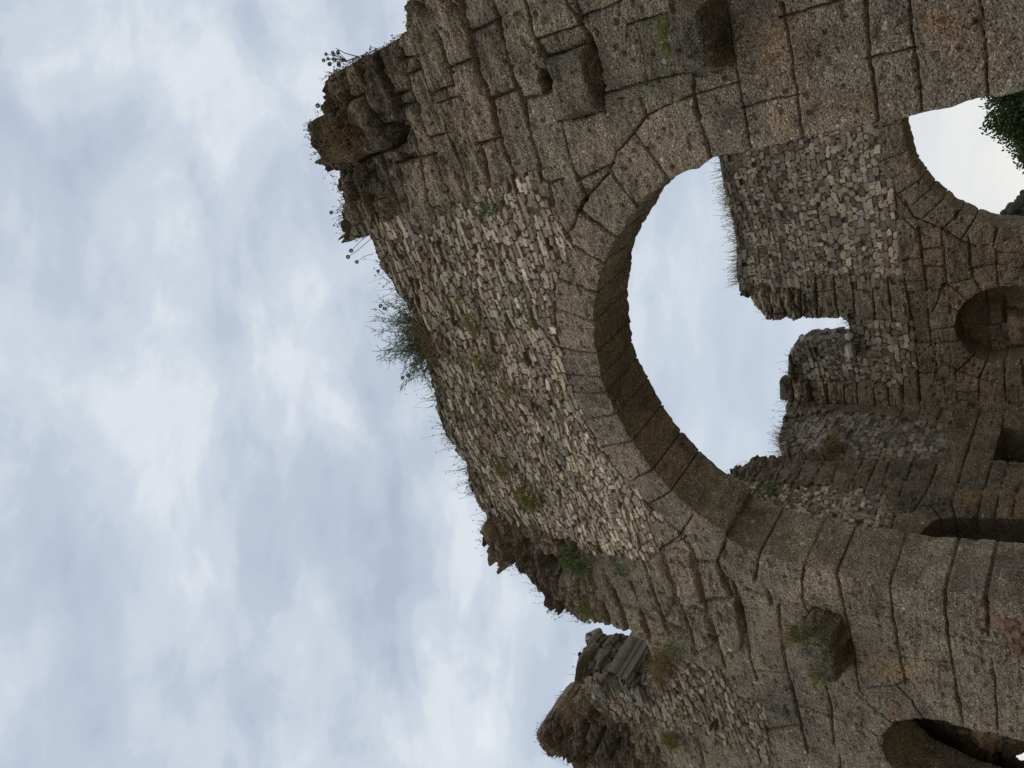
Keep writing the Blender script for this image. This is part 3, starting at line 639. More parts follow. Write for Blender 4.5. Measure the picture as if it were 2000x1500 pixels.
build_wall('arched_wall', FR, us, zs, outline, [(arch_pts, .024), (niche_pts, .02)], jf, TF, wall_root, edge_noise=.032,
    rubbles=[(rub_A, PAL_LIGHT + PAL_MIX + PAL_GREY[:2], .08, .195, .046, -.03, 'rubble_infill', lambda a, z: 1.0 + .4 * smooth(10.8, 8.6, z) + .2 * smooth(-6.0, -8.5, a)), (rub_B, PAL_MIX + PAL_GREY, .10, .21, .05, -.02),
        (Z11((1700, 425), (1900, 435), (1900, 645), (1800, 630), (1725, 590), (1690, 510)), [(.21, .125, .08), (.19, .115, .075), (.24, .15, .1), (.17, .115, .08)], .075, .2, .022, -.01, 'brick_patch')],
    raises=raises, pits=pits, stains_and_tones=stains_and_tones, weather=weather_front, parts=parts_front, layers=26, boost=lambda u, z: 1 + .4 * ((np.hypot(u - AC, z - AZC) < 4.05) & (z > 5.2)) + 1.7 * smooth(-8.3, -9.0, u) * smooth(5.2, 6.2, z) + .7 * smooth(-4.5, -3.5, u) * smooth(6.6, 7.6, z))

# ================================================================== the back wall, seen through the great arch
DB = 16.88
BK = Plane(NX * DB, AX, -NX)
B_ = lambda pts: [BK.uz(x, y) for x, y in pts]
B6 = lambda *p: fp(BK, 1500, 450, 3, p)
B14 = lambda *p: fp(BK, 1700, 480, 5, p)
B15 = lambda *p: fp(BK, 1700, 180, 5, p)
BA, BZ, BR = -4.235, 3.06, 2.40
b_out = [(3.5, -.4), (3.5, 7.2), (-.5, 8.1)] + B_([(1385, 230), (1402, 305), (1408, 345), (1424, 400), (1429, 430), (1438, 480), (1437, 540), (1443, 568), (1455, 575), (1470, 590), (1483, 607), (1492, 622), (1510, 625), (1560, 622), (1643, 620),
    (1651, 626), (1658, 640), (1657, 655), (1650, 663), (1610, 665), (1565, 667), (1560, 672), (1550, 675), (1549, 683), (1541, 690), (1540, 700), (1541, 720), (1543, 740), (1542, 760), (1536, 775), (1535, 793), (1534, 830)]) + [(-12.2, 8.9), (-12.2, -.4)]
b_arch = [(BA + BR, -.6), (BA + BR, BZ)] + [(BA + BR * math.cos(math.pi * k / 24), BZ + BR * math.sin(math.pi * k / 24)) for k in range(1, 24)] + [(BA - BR, BZ), (BA - BR, -.6)]
b_niche = [(-7.86, -.6), (-7.88, 3.5)] + [(-8.84 + .97 * math.cos(math.pi * k / 14), 3.9 + .97 * math.sin(math.pi * k / 14)) for k in range(0, 14)] + [(-9.76, 4.2), (-9.66, 3.9), (-9.62, 3.6), (-9.6, -.6)]
jb = [B6(*p) for p in [[(10, 310), (25, 520)], [(120, 330), (140, 390), (210, 510)], [(185, 310), (200, 510)], [(280, 290), (295, 500)], [(385, 280), (400, 420), (420, 510)], [(500, 340), (510, 560)], [(610, 300), (630, 530)], [(705, 290), (730, 540)], [(800, 300), (840, 540), (860, 620)],
    [(285, 360), (390, 350)], [(50, 490), (130, 500)], [(520, 870), (530, 1030)], [(620, 930), (630, 1030)], [(705, 920), (715, 1040)], [(790, 860), (800, 1030)], [(880, 840), (890, 1030)], [(345, 900), (355, 1025)], [(445, 900), (455, 1030)], [(140, 870), (150, 1010)], [(520, 875), (710, 870)],
    [(140, 890), (345, 880), (440, 890)], [(790, 300), (900, 300)], [(890, 840), (990, 840)], [(1030, 110), (900, 120)]]]
jb += [B14(*p) for p in [[(170, 340), (190, 560), (220, 740)], [(340, 330), (370, 540), (400, 710)], [(495, 0), (510, 130), (530, 280), (550, 450), (560, 620), (575, 760), (600, 950)], [(960, -60), (980, 200), (1000, 310), (1080, 445)], [(715, 0), (730, 180), (745, 330)],
    [(330, 145), (500, 120)], [(380, 445), (550, 430)], [(560, 450), (690, 430)], [(520, 45), (710, 15)], [(540, 210), (740, 200)], [(1230, 60), (1230, 180), (1250, 415)], [(980, 230), (1230, 180)], [(1240, 70), (1500, 65)], [(600, 950), (630, 960), (650, 1150), (665, 1310)],
    [(440, 960), (630, 955)], [(400, 700), (440, 960), (470, 1250), (490, 1500)], [(470, 1255), (660, 1245)], [(665, 1310), (830, 1310)], [(830, 1210), (850, 1500)], [(350, 1190), (460, 1190)], [(300, 1310), (320, 1500)], [(170, 1400), (180, 1500)], [(850, 1420), (1060, 1430)],
    [(1060, 1300), (1065, 1500)], [(1310, 1060), (1320, 1500)], [(1480, 1120), (1500, 1350)], [(780, 375), (1000, 315)], [(760, 390), (800, 410), (940, 530)], [(650, 565), (860, 635)], [(690, 430), (650, 565), (600, 650)], [(860, 1215), (1000, 1090)], [(1070, 1290), (1140, 1120)],
    [(700, 1130), (860, 1215), (1060, 1300), (1300, 1360)], [(690, 430), (760, 390)], [(745, 330), (760, 390)], [(600, 820), (820, 800)], [(630, 960), (860, 930)], [(1240, 180), (1500, 230)]]]
jb += [B15(*p) for p in [[(260, 1240), (440, 1230)], [(460, 1240), (490, 1500)], [(240, 1000), (270, 1240)], [(250, 990), (430, 1215)], [(290, 990), (390, 1140)], [(270, 990), (490, 855)], [(115, 670), (310, 605)], [(210, 840), (430, 730)], [(400, 1110), (590, 950)], [(520, 1225), (690, 1065)],
    [(470, 1230), (640, 1310), (890, 1450), (1010, 1500)], [(700, 1340), (870, 1180)], [(890, 1440), (1090, 1130)], [(1200, 1500), (1240, 1350)], [(470, 1330), (620, 1320)], [(700, 1330), (700, 1500)], [(430, 1215), (470, 1240)]]]
jb += [[(BA + 3.2 * math.cos(math.radians(q)), BZ + 3.2 * math.sin(math.radians(q))) for q in range(60, 140, 4)]]
for q in (62, 74, 86): jb.append([(BA + r_ * math.cos(math.radians(q)), BZ + r_ * math.sin(math.radians(q))) for r_ in (2.36, 3.2)])
rub_C = B_([(1380, 232), (1500, 280), (1600, 258), (1712, 240), (1714, 330), (1745, 380), (1752, 440), (1755, 480), (1765, 548), (1735, 548), (1722, 558), (1690, 562), (1660, 566), (1655, 540), (1640, 538), (1590, 546), (1562, 567), (1540, 562), (1500, 556), (1450, 572), (1410, 540), (1380, 400)])
rub_D = B_([(1656, 610), (1690, 622), (1738, 624), (1776, 620), (1784, 650), (1790, 700), (1787, 715), (1772, 716), (1770, 742), (1736, 756), (1700, 745), (1670, 742), (1640, 738), (1590, 745), (1545, 738), (1535, 690), (1570, 660), (1640, 655)])
b_low_tone = [(B_([(1770, 470), (2010, 470), (2010, 795), (1770, 795)]), (.84, .8, .76), .3)]  # darker, browner tone over the lower part of the back wall
back_root = empty('back_wall', NX * (DB + .3) + AX * -8)
tag(back_root, 'far ruined wall behind the great arch, with a sky slot and dark blind niche', 'ruined wall', None, 'thing')
us = spaced([(-12.2, .05), (-11.2, .02), (-3.8, .018), (-3.5, .08), (3.5, .12)])
zs = spaced([(-.4, .15), (2.9, .08), (3.1, .018), (10.2, .021)])
def parts_back(lab, U, Z, us, zs):
    out = []
    def at(a, z):
        j, i = min(np.searchsorted(zs, z), len(zs) - 1), min(np.searchsorted(us, a), len(us) - 1); return int(lab[j, i])
    seen = set()
    for c, zc, r_, rng_ in ((BA, BZ, 2.75, range(66, 172, 3)), (-8.84, 3.9, 1.25, range(5, 178, 5))):
        for q in rng_:
            l = at(c + r_ * math.cos(math.radians(q)), zc + r_ * math.sin(math.radians(q)))
            if l and l not in seen and (lab == l).sum() * .00053 < 1.3: seen.add(l); out.append([l])
    return {'voussoir': out}
build_wall('back_wall', BK, us, zs, b_out, [(b_arch, .02), (b_niche, .015)], jb, .62, back_root,
    rubbles=[(rub_C, PAL_MIX + PAL_GREY + PAL_LIGHT[:3], .11, .16, .03, -.02, 'rubble_infill', lambda a, z: 1.12 + .6 * smooth(8.6, 5.8, z)), (rub_D, PAL_MIX + PAL_GREY, .12, .18, .035, -.02, 'rubble_infill', lambda a, z: 1.1 + .35 * smooth(8, 6, z))],
    pits=[(B14((695, 370), (760, 360), (740, 400), (700, 400)), .3, .04), (B14((550, 200), (600, 195), (570, 215)), .2, .03), (B14((660, 205), (740, 200), (700, 225)), .2, .03), (B15((830, 1150), (890, 1120), (860, 1230), (820, 1250)), .15, .06)],
    stains_and_tones=b_low_tone, parts=parts_back, layers=12, tone=(1.1, 1.07, 1.03), gw=.010, seed=11, arris=.03, rub_noise=.35,
    weather=lambda u, z: np.clip(.22 + .5 * smooth(6.8, 8.4, z) + .2 * fbm(u, z, 2., 2), .1, 1))
# rear lining of the blind niche
NI = Plane(NX * (DB + .66), AX, -NX)
ni = lambda *p: fp(NI, 1700, 480, 5, p)
build_wall('niche_back', NI, np.arange(-10.6, -7.2, .03), np.arange(1.5, 5.4, .03), [(-10.5, 1.6), (-7.3, 1.6), (-7.3, 5.3), (-10.5, 5.3)], [], [ni(*p) for p in [[(1310, 400), (1330, 760)], [(1130, 430), (1140, 560)], [(1330, 600), (1500, 640)], [(1000, 760), (1330, 770)], [(1310, 1010), (1310, 1200)]]], .3, back_root,
    rubbles=[(ni((1180, 760), (1360, 770), (1390, 920), (1330, 1040), (1180, 1020)), [(.46, .33, .22), (.5, .38, .26), (.4, .3, .21), (.3, .25, .2)], .13, .16, .03, .0)], raises=[(ni((1335, 610), (1700, 640), (1700, 930), (1390, 930), (1335, 760)), .26, .04, 0), (ni((1150, 520), (1305, 500), (1310, 740), (1160, 750)), .1, .05, 0)], layers=2, tone=(1.05, .95, .85), gw=.016, seed=21, back=False)
# ------------------------------------------------------------------ side wall of the hall (faces right)
SD = Plane(AX * -11.0, NX, AX)
S_ = lambda pts: [SD.uz(x, y) for x, y in pts]
S7 = lambda *p: fp(SD, 1400, 600, 3.75, p)
S10 = lambda *p: fp(SD, 1500, 850, 3.75, p)
S16 = lambda *p: fp(SD, 1750, 760, 7.5, p)
s_out = [(9.05, -.4), (16.9, -.4), (16.9, 8.95)] + S_([(1540, 793), (1527, 828), (1519, 850), (1523, 870), (1531, 890)]) + [(14.36, 8.35), (14.3, 8.95)] + S_([(1473, 893), (1466, 897), (1452, 910), (1420, 922), (1405, 950)]) + [(11.5, 9.6), (9.05, 9.4)]
s_arch = [(11.0, -.6), (11.0, 3.9), (11.15, 4.4), (11.6, 4.8), (12.21, 4.93), (12.6, 4.83), (12.82, 4.63), (12.93, 4.38), (13.02, 4.0), (13.08, 3.3), (13.1, -.6)]
s_door = [(14.9, -.6), (14.9, 4.02), (16.18, 4.0), (16.2, -.6)]
js = [S16(*p) for p in [[(130, 240), (80, 370), (30, 480)], [(375, 260), (340, 370), (290, 420)], [(690, 270), (640, 360), (600, 460)], [(880, 270), (850, 370), (800, 490)], [(1250, 280), (1200, 400), (1160, 570), (1110, 700), (1060, 850), (1000, 1050), (940, 1260), (850, 1500)], [(1600, 300), (1550, 560)],
    [(590, 1150), (530, 1350)], [(220, 1100), (180, 1260)], [(830, 580), (990, 545)], [(1210, 410), (1540, 400)], [(1640, 1060), (1650, 1120)], [(1400, 1080), (1300, 1460)], [(1830, 1370), (1790, 1500)], [(600, 460), (800, 480)], [(1040, 860), (1420, 870)]]]
js += [S10(*p) for p in [[(130, 180), (40, 370)], [(265, 200), (190, 350)], [(400, 200), (320, 360)], [(520, 210), (490, 270), (470, 350)], [(700, 180), (640, 290), (590, 390)], [(800, 190), (740, 330), (690, 440)], [(900, 190), (830, 370)], [(1060, 200), (1020, 320)], [(1230, 220), (1200, 330)], [(1500, 0), (1430, 220), (1390, 370), (1340, 500)],
    [(1640, 210), (1590, 380), (1530, 590)], [(1760, 200), (1700, 390), (1655, 590)], [(1340, 490), (1375, 600)], [(1200, 330), (1150, 430), (1060, 560), (910, 570)], [(1140, 510), (1340, 495)], [(1020, 320), (1200, 325)], [(640, 290), (760, 300)], [(820, 370), (1000, 420), (1150, 430)], [(1390, 390), (1590, 395)], [(1590, 380), (1710, 390)], [(1820, 380), (1790, 580)],
    [(1000, 320), (960, 470)], [(930, 570), (900, 720)], [(1270, 610), (1200, 520)]]]
rub_E = S_([(1512, 803), (1545, 815), (1600, 805), (1650, 806), (1700, 808), (1750, 812), (1790, 818), (1830, 830), (1850, 850), (1845, 880), (1835, 895), (1790, 905), (1720, 902), (1660, 897), (1620, 893), (1525, 893), (1505, 850)])
rub_F = S_([(1400, 915), (1445, 925), (1500, 945), (1550, 948), (1600, 942), (1620, 952), (1665, 962), (1690, 955), (1725, 965), (1745, 978), (1742, 1000), (1725, 1035), (1690, 1045), (1640, 1040), (1590, 1030), (1500, 1000), (1400, 980)])
side_root = empty('side_wall', AX * -11.3 + NX * 13)
tag(side_root, 'inner side wall left of the far wall, with a dark square doorway', 'ruined wall', None, 'thing')
us = spaced([(9.05, .05), (10.2, .05), (10.6, .026), (16.9, .026)])
zs = spaced([(-.4, .15), (2.7, .08), (2.9, .021), (9.8, .025)])
build_wall('side_wall', SD, us, zs, s_out, [(s_arch, .015), (s_door, .015)], js, 1.15, side_root,
    rubbles=[(rub_E, PAL_GREY + PAL_MIX[:4], .11, .19, .035, -.025, 'rubble_infill', lambda a, z: 1.12 + 0 * a), (rub_F, PAL_GREY + PAL_MIX + PAL_LIGHT[:2], .095, .14, .03, -.03, 'rubble_infill', lambda a, z: 1.35 + 0 * a)],
    raises=[(S_([(1528, 868), (1530, 892), (1575, 897), (1622, 898), (1628, 893), (1622, 865), (1600, 855), (1560, 850)]), .24, .05, 0)],
    stains_and_tones=[(S_([(1640, 1035), (1700, 1040), (1790, 1045), (1780, 1060), (1650, 1060)]), (1.2, 1.05, .85), .1), (S10((1430, 390), (1600, 400), (1580, 530), (1420, 500)), (1.2, 1.0, .78), .16), (S10((1750, 420), (1880, 430), (1880, 560), (1760, 560)), (1.2, 1.0, .78), .16), (S10((920, 440), (1130, 420), (1100, 540), (940, 550)), (.62, .66, .66), .1)],
    parts=None, layers=16, tone=(1.06, 1.03, .99), gw=.010, seed=15, arris=.03, rub_noise=.38, weather=lambda u, z: np.clip(.2 + .5 * smooth(7.2, 8.6, z) + .25 * fbm(u, z, 2., 2), .1, 1))
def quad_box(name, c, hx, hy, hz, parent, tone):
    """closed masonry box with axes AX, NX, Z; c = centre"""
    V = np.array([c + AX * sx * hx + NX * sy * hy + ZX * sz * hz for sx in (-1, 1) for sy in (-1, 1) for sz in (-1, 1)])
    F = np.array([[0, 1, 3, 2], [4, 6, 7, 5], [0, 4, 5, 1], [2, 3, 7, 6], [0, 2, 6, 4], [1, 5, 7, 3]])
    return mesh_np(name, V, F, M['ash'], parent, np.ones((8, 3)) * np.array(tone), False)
quad_box('dark_box_wall', AX * -13.2 + NX * 13.6 + ZX * 2.9, .2, 3.6, 3.2, side_root, (.4, .37, .34))  # box added behind the openings to block light; its dark tone paints shade
quad_box('dark_box_lid', AX * -12.6 + NX * 13.6 + ZX * 5.6, .42, 3.55, .2, side_root, (.4, .37, .34))  # lid added to keep skylight out of the doorway, toned dark as shade
quad_box('dark_box_end', AX * -12.2 + NX * 17.3 + ZX * 2.9, 1.1, .15, 3.1, side_root, (.4, .37, .34))  # added end that shuts light out of the box, shade put into its tone
quad_box('dark_box_end', AX * -12.6 + NX * 10.4 + ZX * 2.9, .6, .2, 3.1, side_root, (.4, .37, .34))  # near end of the added light-blocking box, same painted shade
# ------------------------------------------------------------------ return of the broken upper window, left of the front wall
RW = Plane(AX * -12.45, NX, AX)
R_ = lambda pts: [RW.uz(x, y) for x, y in pts]
r_out = R_([(1146, 1240), (1144, 1252), (1148, 1258), (1132, 1280), (1128, 1298), (1134, 1312), (1144, 1332), (1151, 1336), (1165, 1336), (1185, 1330), (1200, 1322), (1222, 1343), (1250, 1345), (1290, 1300), (1290, 1262), (1245, 1240)]) 
ret_root = empty('broken_return_wall', AX * -12.5 + NX * 8.6 + ZX * 9)
tag(ret_root, 'broken grey rubble reveal at the left shoulder of the front wall, holding a carved block', 'ruined wall', None, 'thing')
build_wall('return', RW, np.arange(7.4, 9.6, .02), np.arange(8.6, 12.2, .02), r_out, [], [], .5, ret_root,
    rubbles=[([(7, 8), (10, 8), (10, 12.5), (7, 12.5)], PAL_GREY + PAL_GREY + PAL_MIX, .14, .36, .10, .06, 'rubble_infill', lambda a, z: 1.0 + 0 * a)], layers=6, tone=(.85, .82, .78), seed=33, edge_noise=.03, arris=.06)
def carved_block():
    prof = [(-.25, 0), (.10, 0), (.14, .02), (.14, .15), (.17, .17), (.17, .25), (.205, .28), (.23, .33), (.24, .38), (.24, .47), (-.25, .47)]
    ns = np.linspace(7.93, 9.2, 40); V = []; k = len(prof)
    for n_ in ns:
        for (p_, z_) in prof:
            w_ = .012 * float(fbm(n_ * 6, p_ * 9, z_ * 9, 3))
            V.append(AX * (-12.45 + p_ + w_) + NX * n_ + ZX * (9.72 + z_ + w_))
    F = [[i * k + j, i * k + (j + 1) % k, (i + 1) * k + (j + 1) % k, (i + 1) * k + j] for i in range(len(ns) - 1) for j in range(k)]
    b0 = len(V); V.append(AX * -12.4 + NX * 7.93 + ZX * 9.95)
    F += [[b0, (j + 1) % k, j, j] for j in range(k)]
    t = np.ones((len(V), 3)) * np.array((.25, .225, .19))
    me = mesh_np('carved_cornice', np.array(V), np.array(F), M['rub'], ret_root, t, False); me.data.validate(); me['label'] = 'carved grey moulded block'
carved_block()
# passage behind the low arch at the left edge
PS = Plane(NX * 9.6, AX, -NX)
p_ = lambda *q: fp(PS, 1650, 1350, 2000 / 350, q)
build_wall('passage', PS, np.arange(-15, -10.4, .03), np.arange(1.5, 6, .03), [(-14.8, 1.6), (-10.6, 1.6), (-10.6, 5.8), (-14.8, 5.8)], [(p_((1900, 755), (2000, 700), (2100, 640), (2100, 800), (1960, 790)), .01)],
    [p_(*q) for q in [[(1240, 600), (1240, 700)], [(1720, 700), (1700, 857)], [(780, 460), (1230, 590), (1720, 700)], [(650, 400), (560, 857)], [(880, 650), (800, 857)], [(1220, 760), (1700, 860)]]], .05, wall_root,
    rubbles=[(p_((1270, 390), (1420, 400), (1560, 460), (1740, 500), (1920, 560), (1900, 620), (1780, 690), (1600, 650), (1400, 560), (1270, 540)), [(.46, .30, .18), (.52, .36, .22), (.38, .26, .17)], .1, .2, .02, .0)],
    raises=[(p_((800, 470), (1220, 590), (1400, 590), (1720, 710), (1700, 900), (700, 900)), .2, .04, 0)], layers=1, tone=(.85, .78, .7), gw=.014, seed=41, back=False)

# ================================================================== loose stones, plants
def rock(name, c, r3, seed, tint, parent=None, sub_=4):
    import bmesh
    bm = bmesh.new(); bmesh.ops.create_icosphere(bm, subdivisions=sub_, radius=1)
    V = np.array([v.co[:] for v in bm.verts]); F = np.array([[v.index for v in f.verts] for f in bm.faces]); bm.free()
    rs = np.random.default_rng(int(seed * 100)); q = np.abs(V) ** 5.0; V = V / (q.sum(1) ** .2)[:, None]
    for _ in range(16):                                             # broken facets
        n_ = rs.normal(size=3); n_ /= np.linalg.norm(n_); h_ = V @ n_; lim = .74 + .22 * rs.random(); V = V - np.outer(np.maximum(0, h_ - lim) * .92, n_)
    V *= (1 + .10 * fbm(V[:, 0] * 2 + seed, V[:, 1] * 2, V[:, 2] * 2, 4) + .05 * vn(V[:, 0] * 9, V[:, 1] * 9, V[:, 2] * 9 + seed))[:, None]
    V = V[:, :1] * AX * r3[0] + V[:, 1:2] * NX * r3[1] + V[:, 2:] * ZX * r3[2] + c
    return V, F, np.ones((len(V), 3)) * np.array(tint)
def rock_obj(name, c, r3, seed, tint, mat='rub'):
    e = np.array(c); V, F, t = rock(name, np.zeros(3), r3, seed, tint)
    o = mesh_np(name, V, F, M[mat], None, t); o.location = e; return o
def at(plane, x, y, d=0.0):
    u, z = plane.uz(x, y); return plane.P(np.array(u), np.array(z), np.array(d))
tag(rock_obj('boulder', at(BK, 1535, 768, -.25), (.40, .3, .24), 3.1, (.62, .64, .66), 'ash'), 'dark boulder perched on top of the far wall, left of the sky slot', 'boulder')
tag(rock_obj('stone', at(BK, 1660, 656, .02), (.1, .12, .1), 5.2, (.40, .40, .39)), 'small pale round stone at the foot of the slot of sky in the far wall', 'stone')
tag(rock_obj('stone', at(BK, 1664, 684, .06), (.19, .15, .12), 8.4, (.47, .46, .44)), 'larger pale split stone just left of the foot of the sky slot', 'stone')
tag(rock_obj('boulder', at(RW, 1156, 1238, -.15), (.22, .24, .19), 12.4, (.28, .25, .21)), 'grey boulder wedged at the back of the broken rubble reveal on the front wall', 'boulder')
tag(rock_obj('slab', at(RW, 1143, 1300, -.02), (.3, .5, .08), 2.4, (.215, .19, .155)), 'long flat grey slab capping the broken rubble reveal, overhanging its end', 'stone slab')
tag(rock_obj('slab', at(RW, 1154, 1286, .05), (.22, .36, .07), 4.9, (.25, .225, .185)), 'shorter rounded slab tucked under the long capping slab of the rubble reveal', 'stone slab')
tag(rock_obj('slab', at(RW, 1180, 1294, .06), (.2, .34, .10), 7.7, (.245, .22, .18)), 'thick rounded grey slab between the capping slabs and the carved block', 'stone slab')
# broken jamb seen through the far arch
JB = Plane(NX * (DB + 1.5), AX, -NX)
for (x, y, r, lb) in [(1962, 417, .09, 'small dark stone lying lowest in the rubble at the foot of the far arch opening'), (1976, 410, .13, 'biggest blocky stone of the rubble in the far arch opening'), (1987, 400, .10, 'middle stone leaning in the rubble in the far arch opening'),
                       (1996, 391, .10, 'upper dark stone of the rubble in the far arch opening'), (2002, 379, .09, 'topmost stone of the rubble in the far arch opening, beside the sky')]:
    tag(rock_obj('fallen_stone', at(JB, x, y), (r * 1.3, r, r), x * .01, (.2, .185, .165)), lb, 'stone', 'stones in the far arch opening')
hb = quad_box('rubble_bank', AX * -7.35 + NX * (DB + 1.7) + ZX * 1.9, .55, .5, 1.9, None, (.7, .66, .6)); tag(hb, 'dark stub of broken masonry behind the left jamb of the far arch', 'masonry stub')

def leaf_mesh(C, D, S, Wd, up=None):
    """leaf-shaped faces: C centres (n,3), D directions, S lengths, Wd widths"""
    n = len(C); D = D / (np.linalg.norm(D, axis=1)[:, None] + 1e-9); rv = rng.normal(size=(n, 3)); B = np.cross(D, rv); B /= np.linalg.norm(B, axis=1)[:, None] + 1e-9
    S = S[:, None]; Wd = Wd[:, None]
    V = np.stack([C, C + D * S * .45 + B * Wd * .5, C + D * S, C + D * S * .45 - B * Wd * .5], 1).reshape(-1, 3)
    return V, np.arange(4 * n).reshape(n, 4)
def blades(P0, P1, P2, wd):
    """thin two-segment strips"""
    n = len(P0); d = P2 - P0; s = np.cross(d, rng.normal(size=(n, 3))); s /= np.linalg.norm(s, axis=1)[:, None] + 1e-9; s *= np.asarray(wd).reshape(-1, 1) * .5
    V = np.stack([P0 - s, P0 + s, P1 + s * .8, P1 - s * .8, P2 + s * .35, P2 - s * .35], 1).reshape(-1, 3)
    i = np.arange(n) * 6
    F = np.concatenate([np.stack([i, i + 1, i + 2, i + 3], 1), np.stack([i + 3, i + 2, i + 4, i + 5], 1)])
    return V, F
def cat_mesh(parts):
    V = []; F = []; o = 0
    for v, f in parts: V.append(v); F.append(f + o); o += len(v)
    return np.concatenate(V), np.concatenate(F)
def leafy_weed(x, y, size, mat, label, plane=None, n=150, d=.03, group='weeds rooted in the stone patch over the arch', name='leafy_weed'):
    plane = plane or FR
    c = at(plane, x, y, d); nrm = plane.n
    th_ = rng.random(n) * 6.283; rr = size * np.sqrt(rng.random(n)); lift = rng.random(n) * size * .7 * (1 - rr / size * .6)
    t2 = plane.ux
    base = np.outer(np.cos(th_) * rr * (.7 + .5 * rng.random(n)), t2) + np.outer(np.sin(th_) * rr * (.6 + .4 * rng.random(n)), ZX) + np.outer(lift + .01, nrm)
    D = base / (size + 1e-9) + np.outer(np.ones(n), nrm * .5 + ZX * .15) + rng.normal(size=(n, 3)) * .45
    V, F = leaf_mesh(base, D, size * (.2 + .22 * rng.random(n)), size * (.075 + .08 * rng.random(n)))
    o = mesh_np(name, V, F, M[mat], None, None, False); o.location = c
    tag(o, label, 'weed', group); return o
W_ = leafy_weed
W_(938, 405, .12, 'leaf', 'smaller of two green weeds where block masonry meets the pale stone patch')
W_(963, 402, .17, 'leaf', 'larger of two green weeds where block masonry meets the pale stone patch', n=240)
W_(967, 477, .09, 'leaf', 'small green weed in the pale patch just inside the block masonry')
W_(975, 535, .11, 'leaf', 'lone green rosette in the pale patch beside a square white stone')
W_(1003, 563, .08, 'leaf', 'tiny green sprig on a wide flat stone of the pale patch')
W_(1033, 603, .12, 'leaf', 'green weed low in the pale patch, near the crown of the great arch')
W_(1043, 628, .08, 'leaf', 'faint green sprig nearest to the crown voussoirs of the great arch')
W_(998, 637, .1, 'leaf', 'small green weed midway between a yellow clump and the arch crown')
W_(930, 630, .2, 'yleaf', 'widest yellow-green clump in the upper middle of the pale patch', n=300)
W_(903, 583, .09, 'yleaf', 'small yellowish tuft above the widest yellow-green clump')
W_(913, 703, .12, 'yleaf', 'yellow-green tuft nearest the wall top below the big shrub')
W_(943, 702, .17, 'yleaf', 'yellow-green clump with a green twin at its side, in the middle of the pale patch', n=240)
W_(968, 709, .14, 'leaf', 'green clump touching the yellow-green one in the middle of the pale patch', n=200)
W_(993, 757, .16, 'yleaf', 'ragged yellow-green weed hanging left of the arch crown', n=180)
W_(935, 780, .1, 'yleaf', 'pale small weed in the grey upper stones left of the shrub')
W_(907, 812, .11, 'leaf', 'bright green tuft high in the grey stones under the sloping wall top')
W_(975, 827, .1, 'leaf', 'thin green weed on a pale slab in the left half of the patch')
W_(1100, 805, .11, 'leaf', 'dark green weed hugging the edge of the voussoirs left of the crown')
W_(1062, 802, .08, 'leaf', 'tiny green weed just above the voussoirs left of the crown')
W_(1097, 876, .11, 'leaf', 'green weed between voussoirs and pale stones at the haunch of the arch')
W_(983, 913, .2, 'yleaf', 'large yellow-green weed beside a patch of dry stems, left part of the patch', n=240)
W_(960, 937, .1, 'yleaf', 'little yellow tuft at the grey edge under the wall top, left part of the patch')
W_(1036, 968, .27, 'yleaf', 'biggest bushy weed at the left end of the pale patch', n=420)
W_(1124, 1088, .34, 'leaf', 'broad dull green weed hanging below the dark hollow in the block masonry', n=420, group='weeds in the block masonry')
W_(1218, 1108, .15, 'leaf', 'dark green weed under the last projecting stones of the pale patch', group='weeds in the block masonry', n=200)
W_(1148, 1190, .24, 'yleaf', 'yellowish weed near the saddle of the broken wall top', group='weeds in the block masonry', n=220)
W_(1322, 1265, .2, 'leaf', 'green weed in a joint right of the dry grass ledge', group='weeds in the block masonry', n=160)
W_(1478, 1362, .1, 'leaf', 'small green weed at the lower edge of the left rubble patch', group='weeds in the block masonry')
W_(1330, 1390, .13, 'leaf', 'green weed in the middle of the left rubble patch', group='weeds in the block masonry')
W_(1310, 1440, .24, 'yleaf', 'dull yellow weed at the edge of the left rubble patch, by dark blocks', group='weeds in the block masonry', n=420)
W_(1318, 65, .2, 'yleaf', 'faint yellow-green moss cushion beside the projecting stone on the right pier', group='weeds in the block masonry', n=320)
W_(1585, 1208, .2, 'leaf', 'dark moss cushion on top of the left projecting stone', group='weeds in the block masonry', n=260, d=.3)
W_(1612, 1290, .16, 'yleaf', 'yellow moss on the end of the left projecting stone', group='weeds in the block masonry', n=240, d=.3)
W_(1583, 593, .12, 'leaf', 'tiny green weed in the middle of the far coursed rubble', plane=BK, group='weeds on the far walls')
W_(1500, 966, .28, 'leaf', 'bright green fern tuft in the rubble of the inner side wall beside the arch', plane=SD, n=220, group='weeds on the far walls')

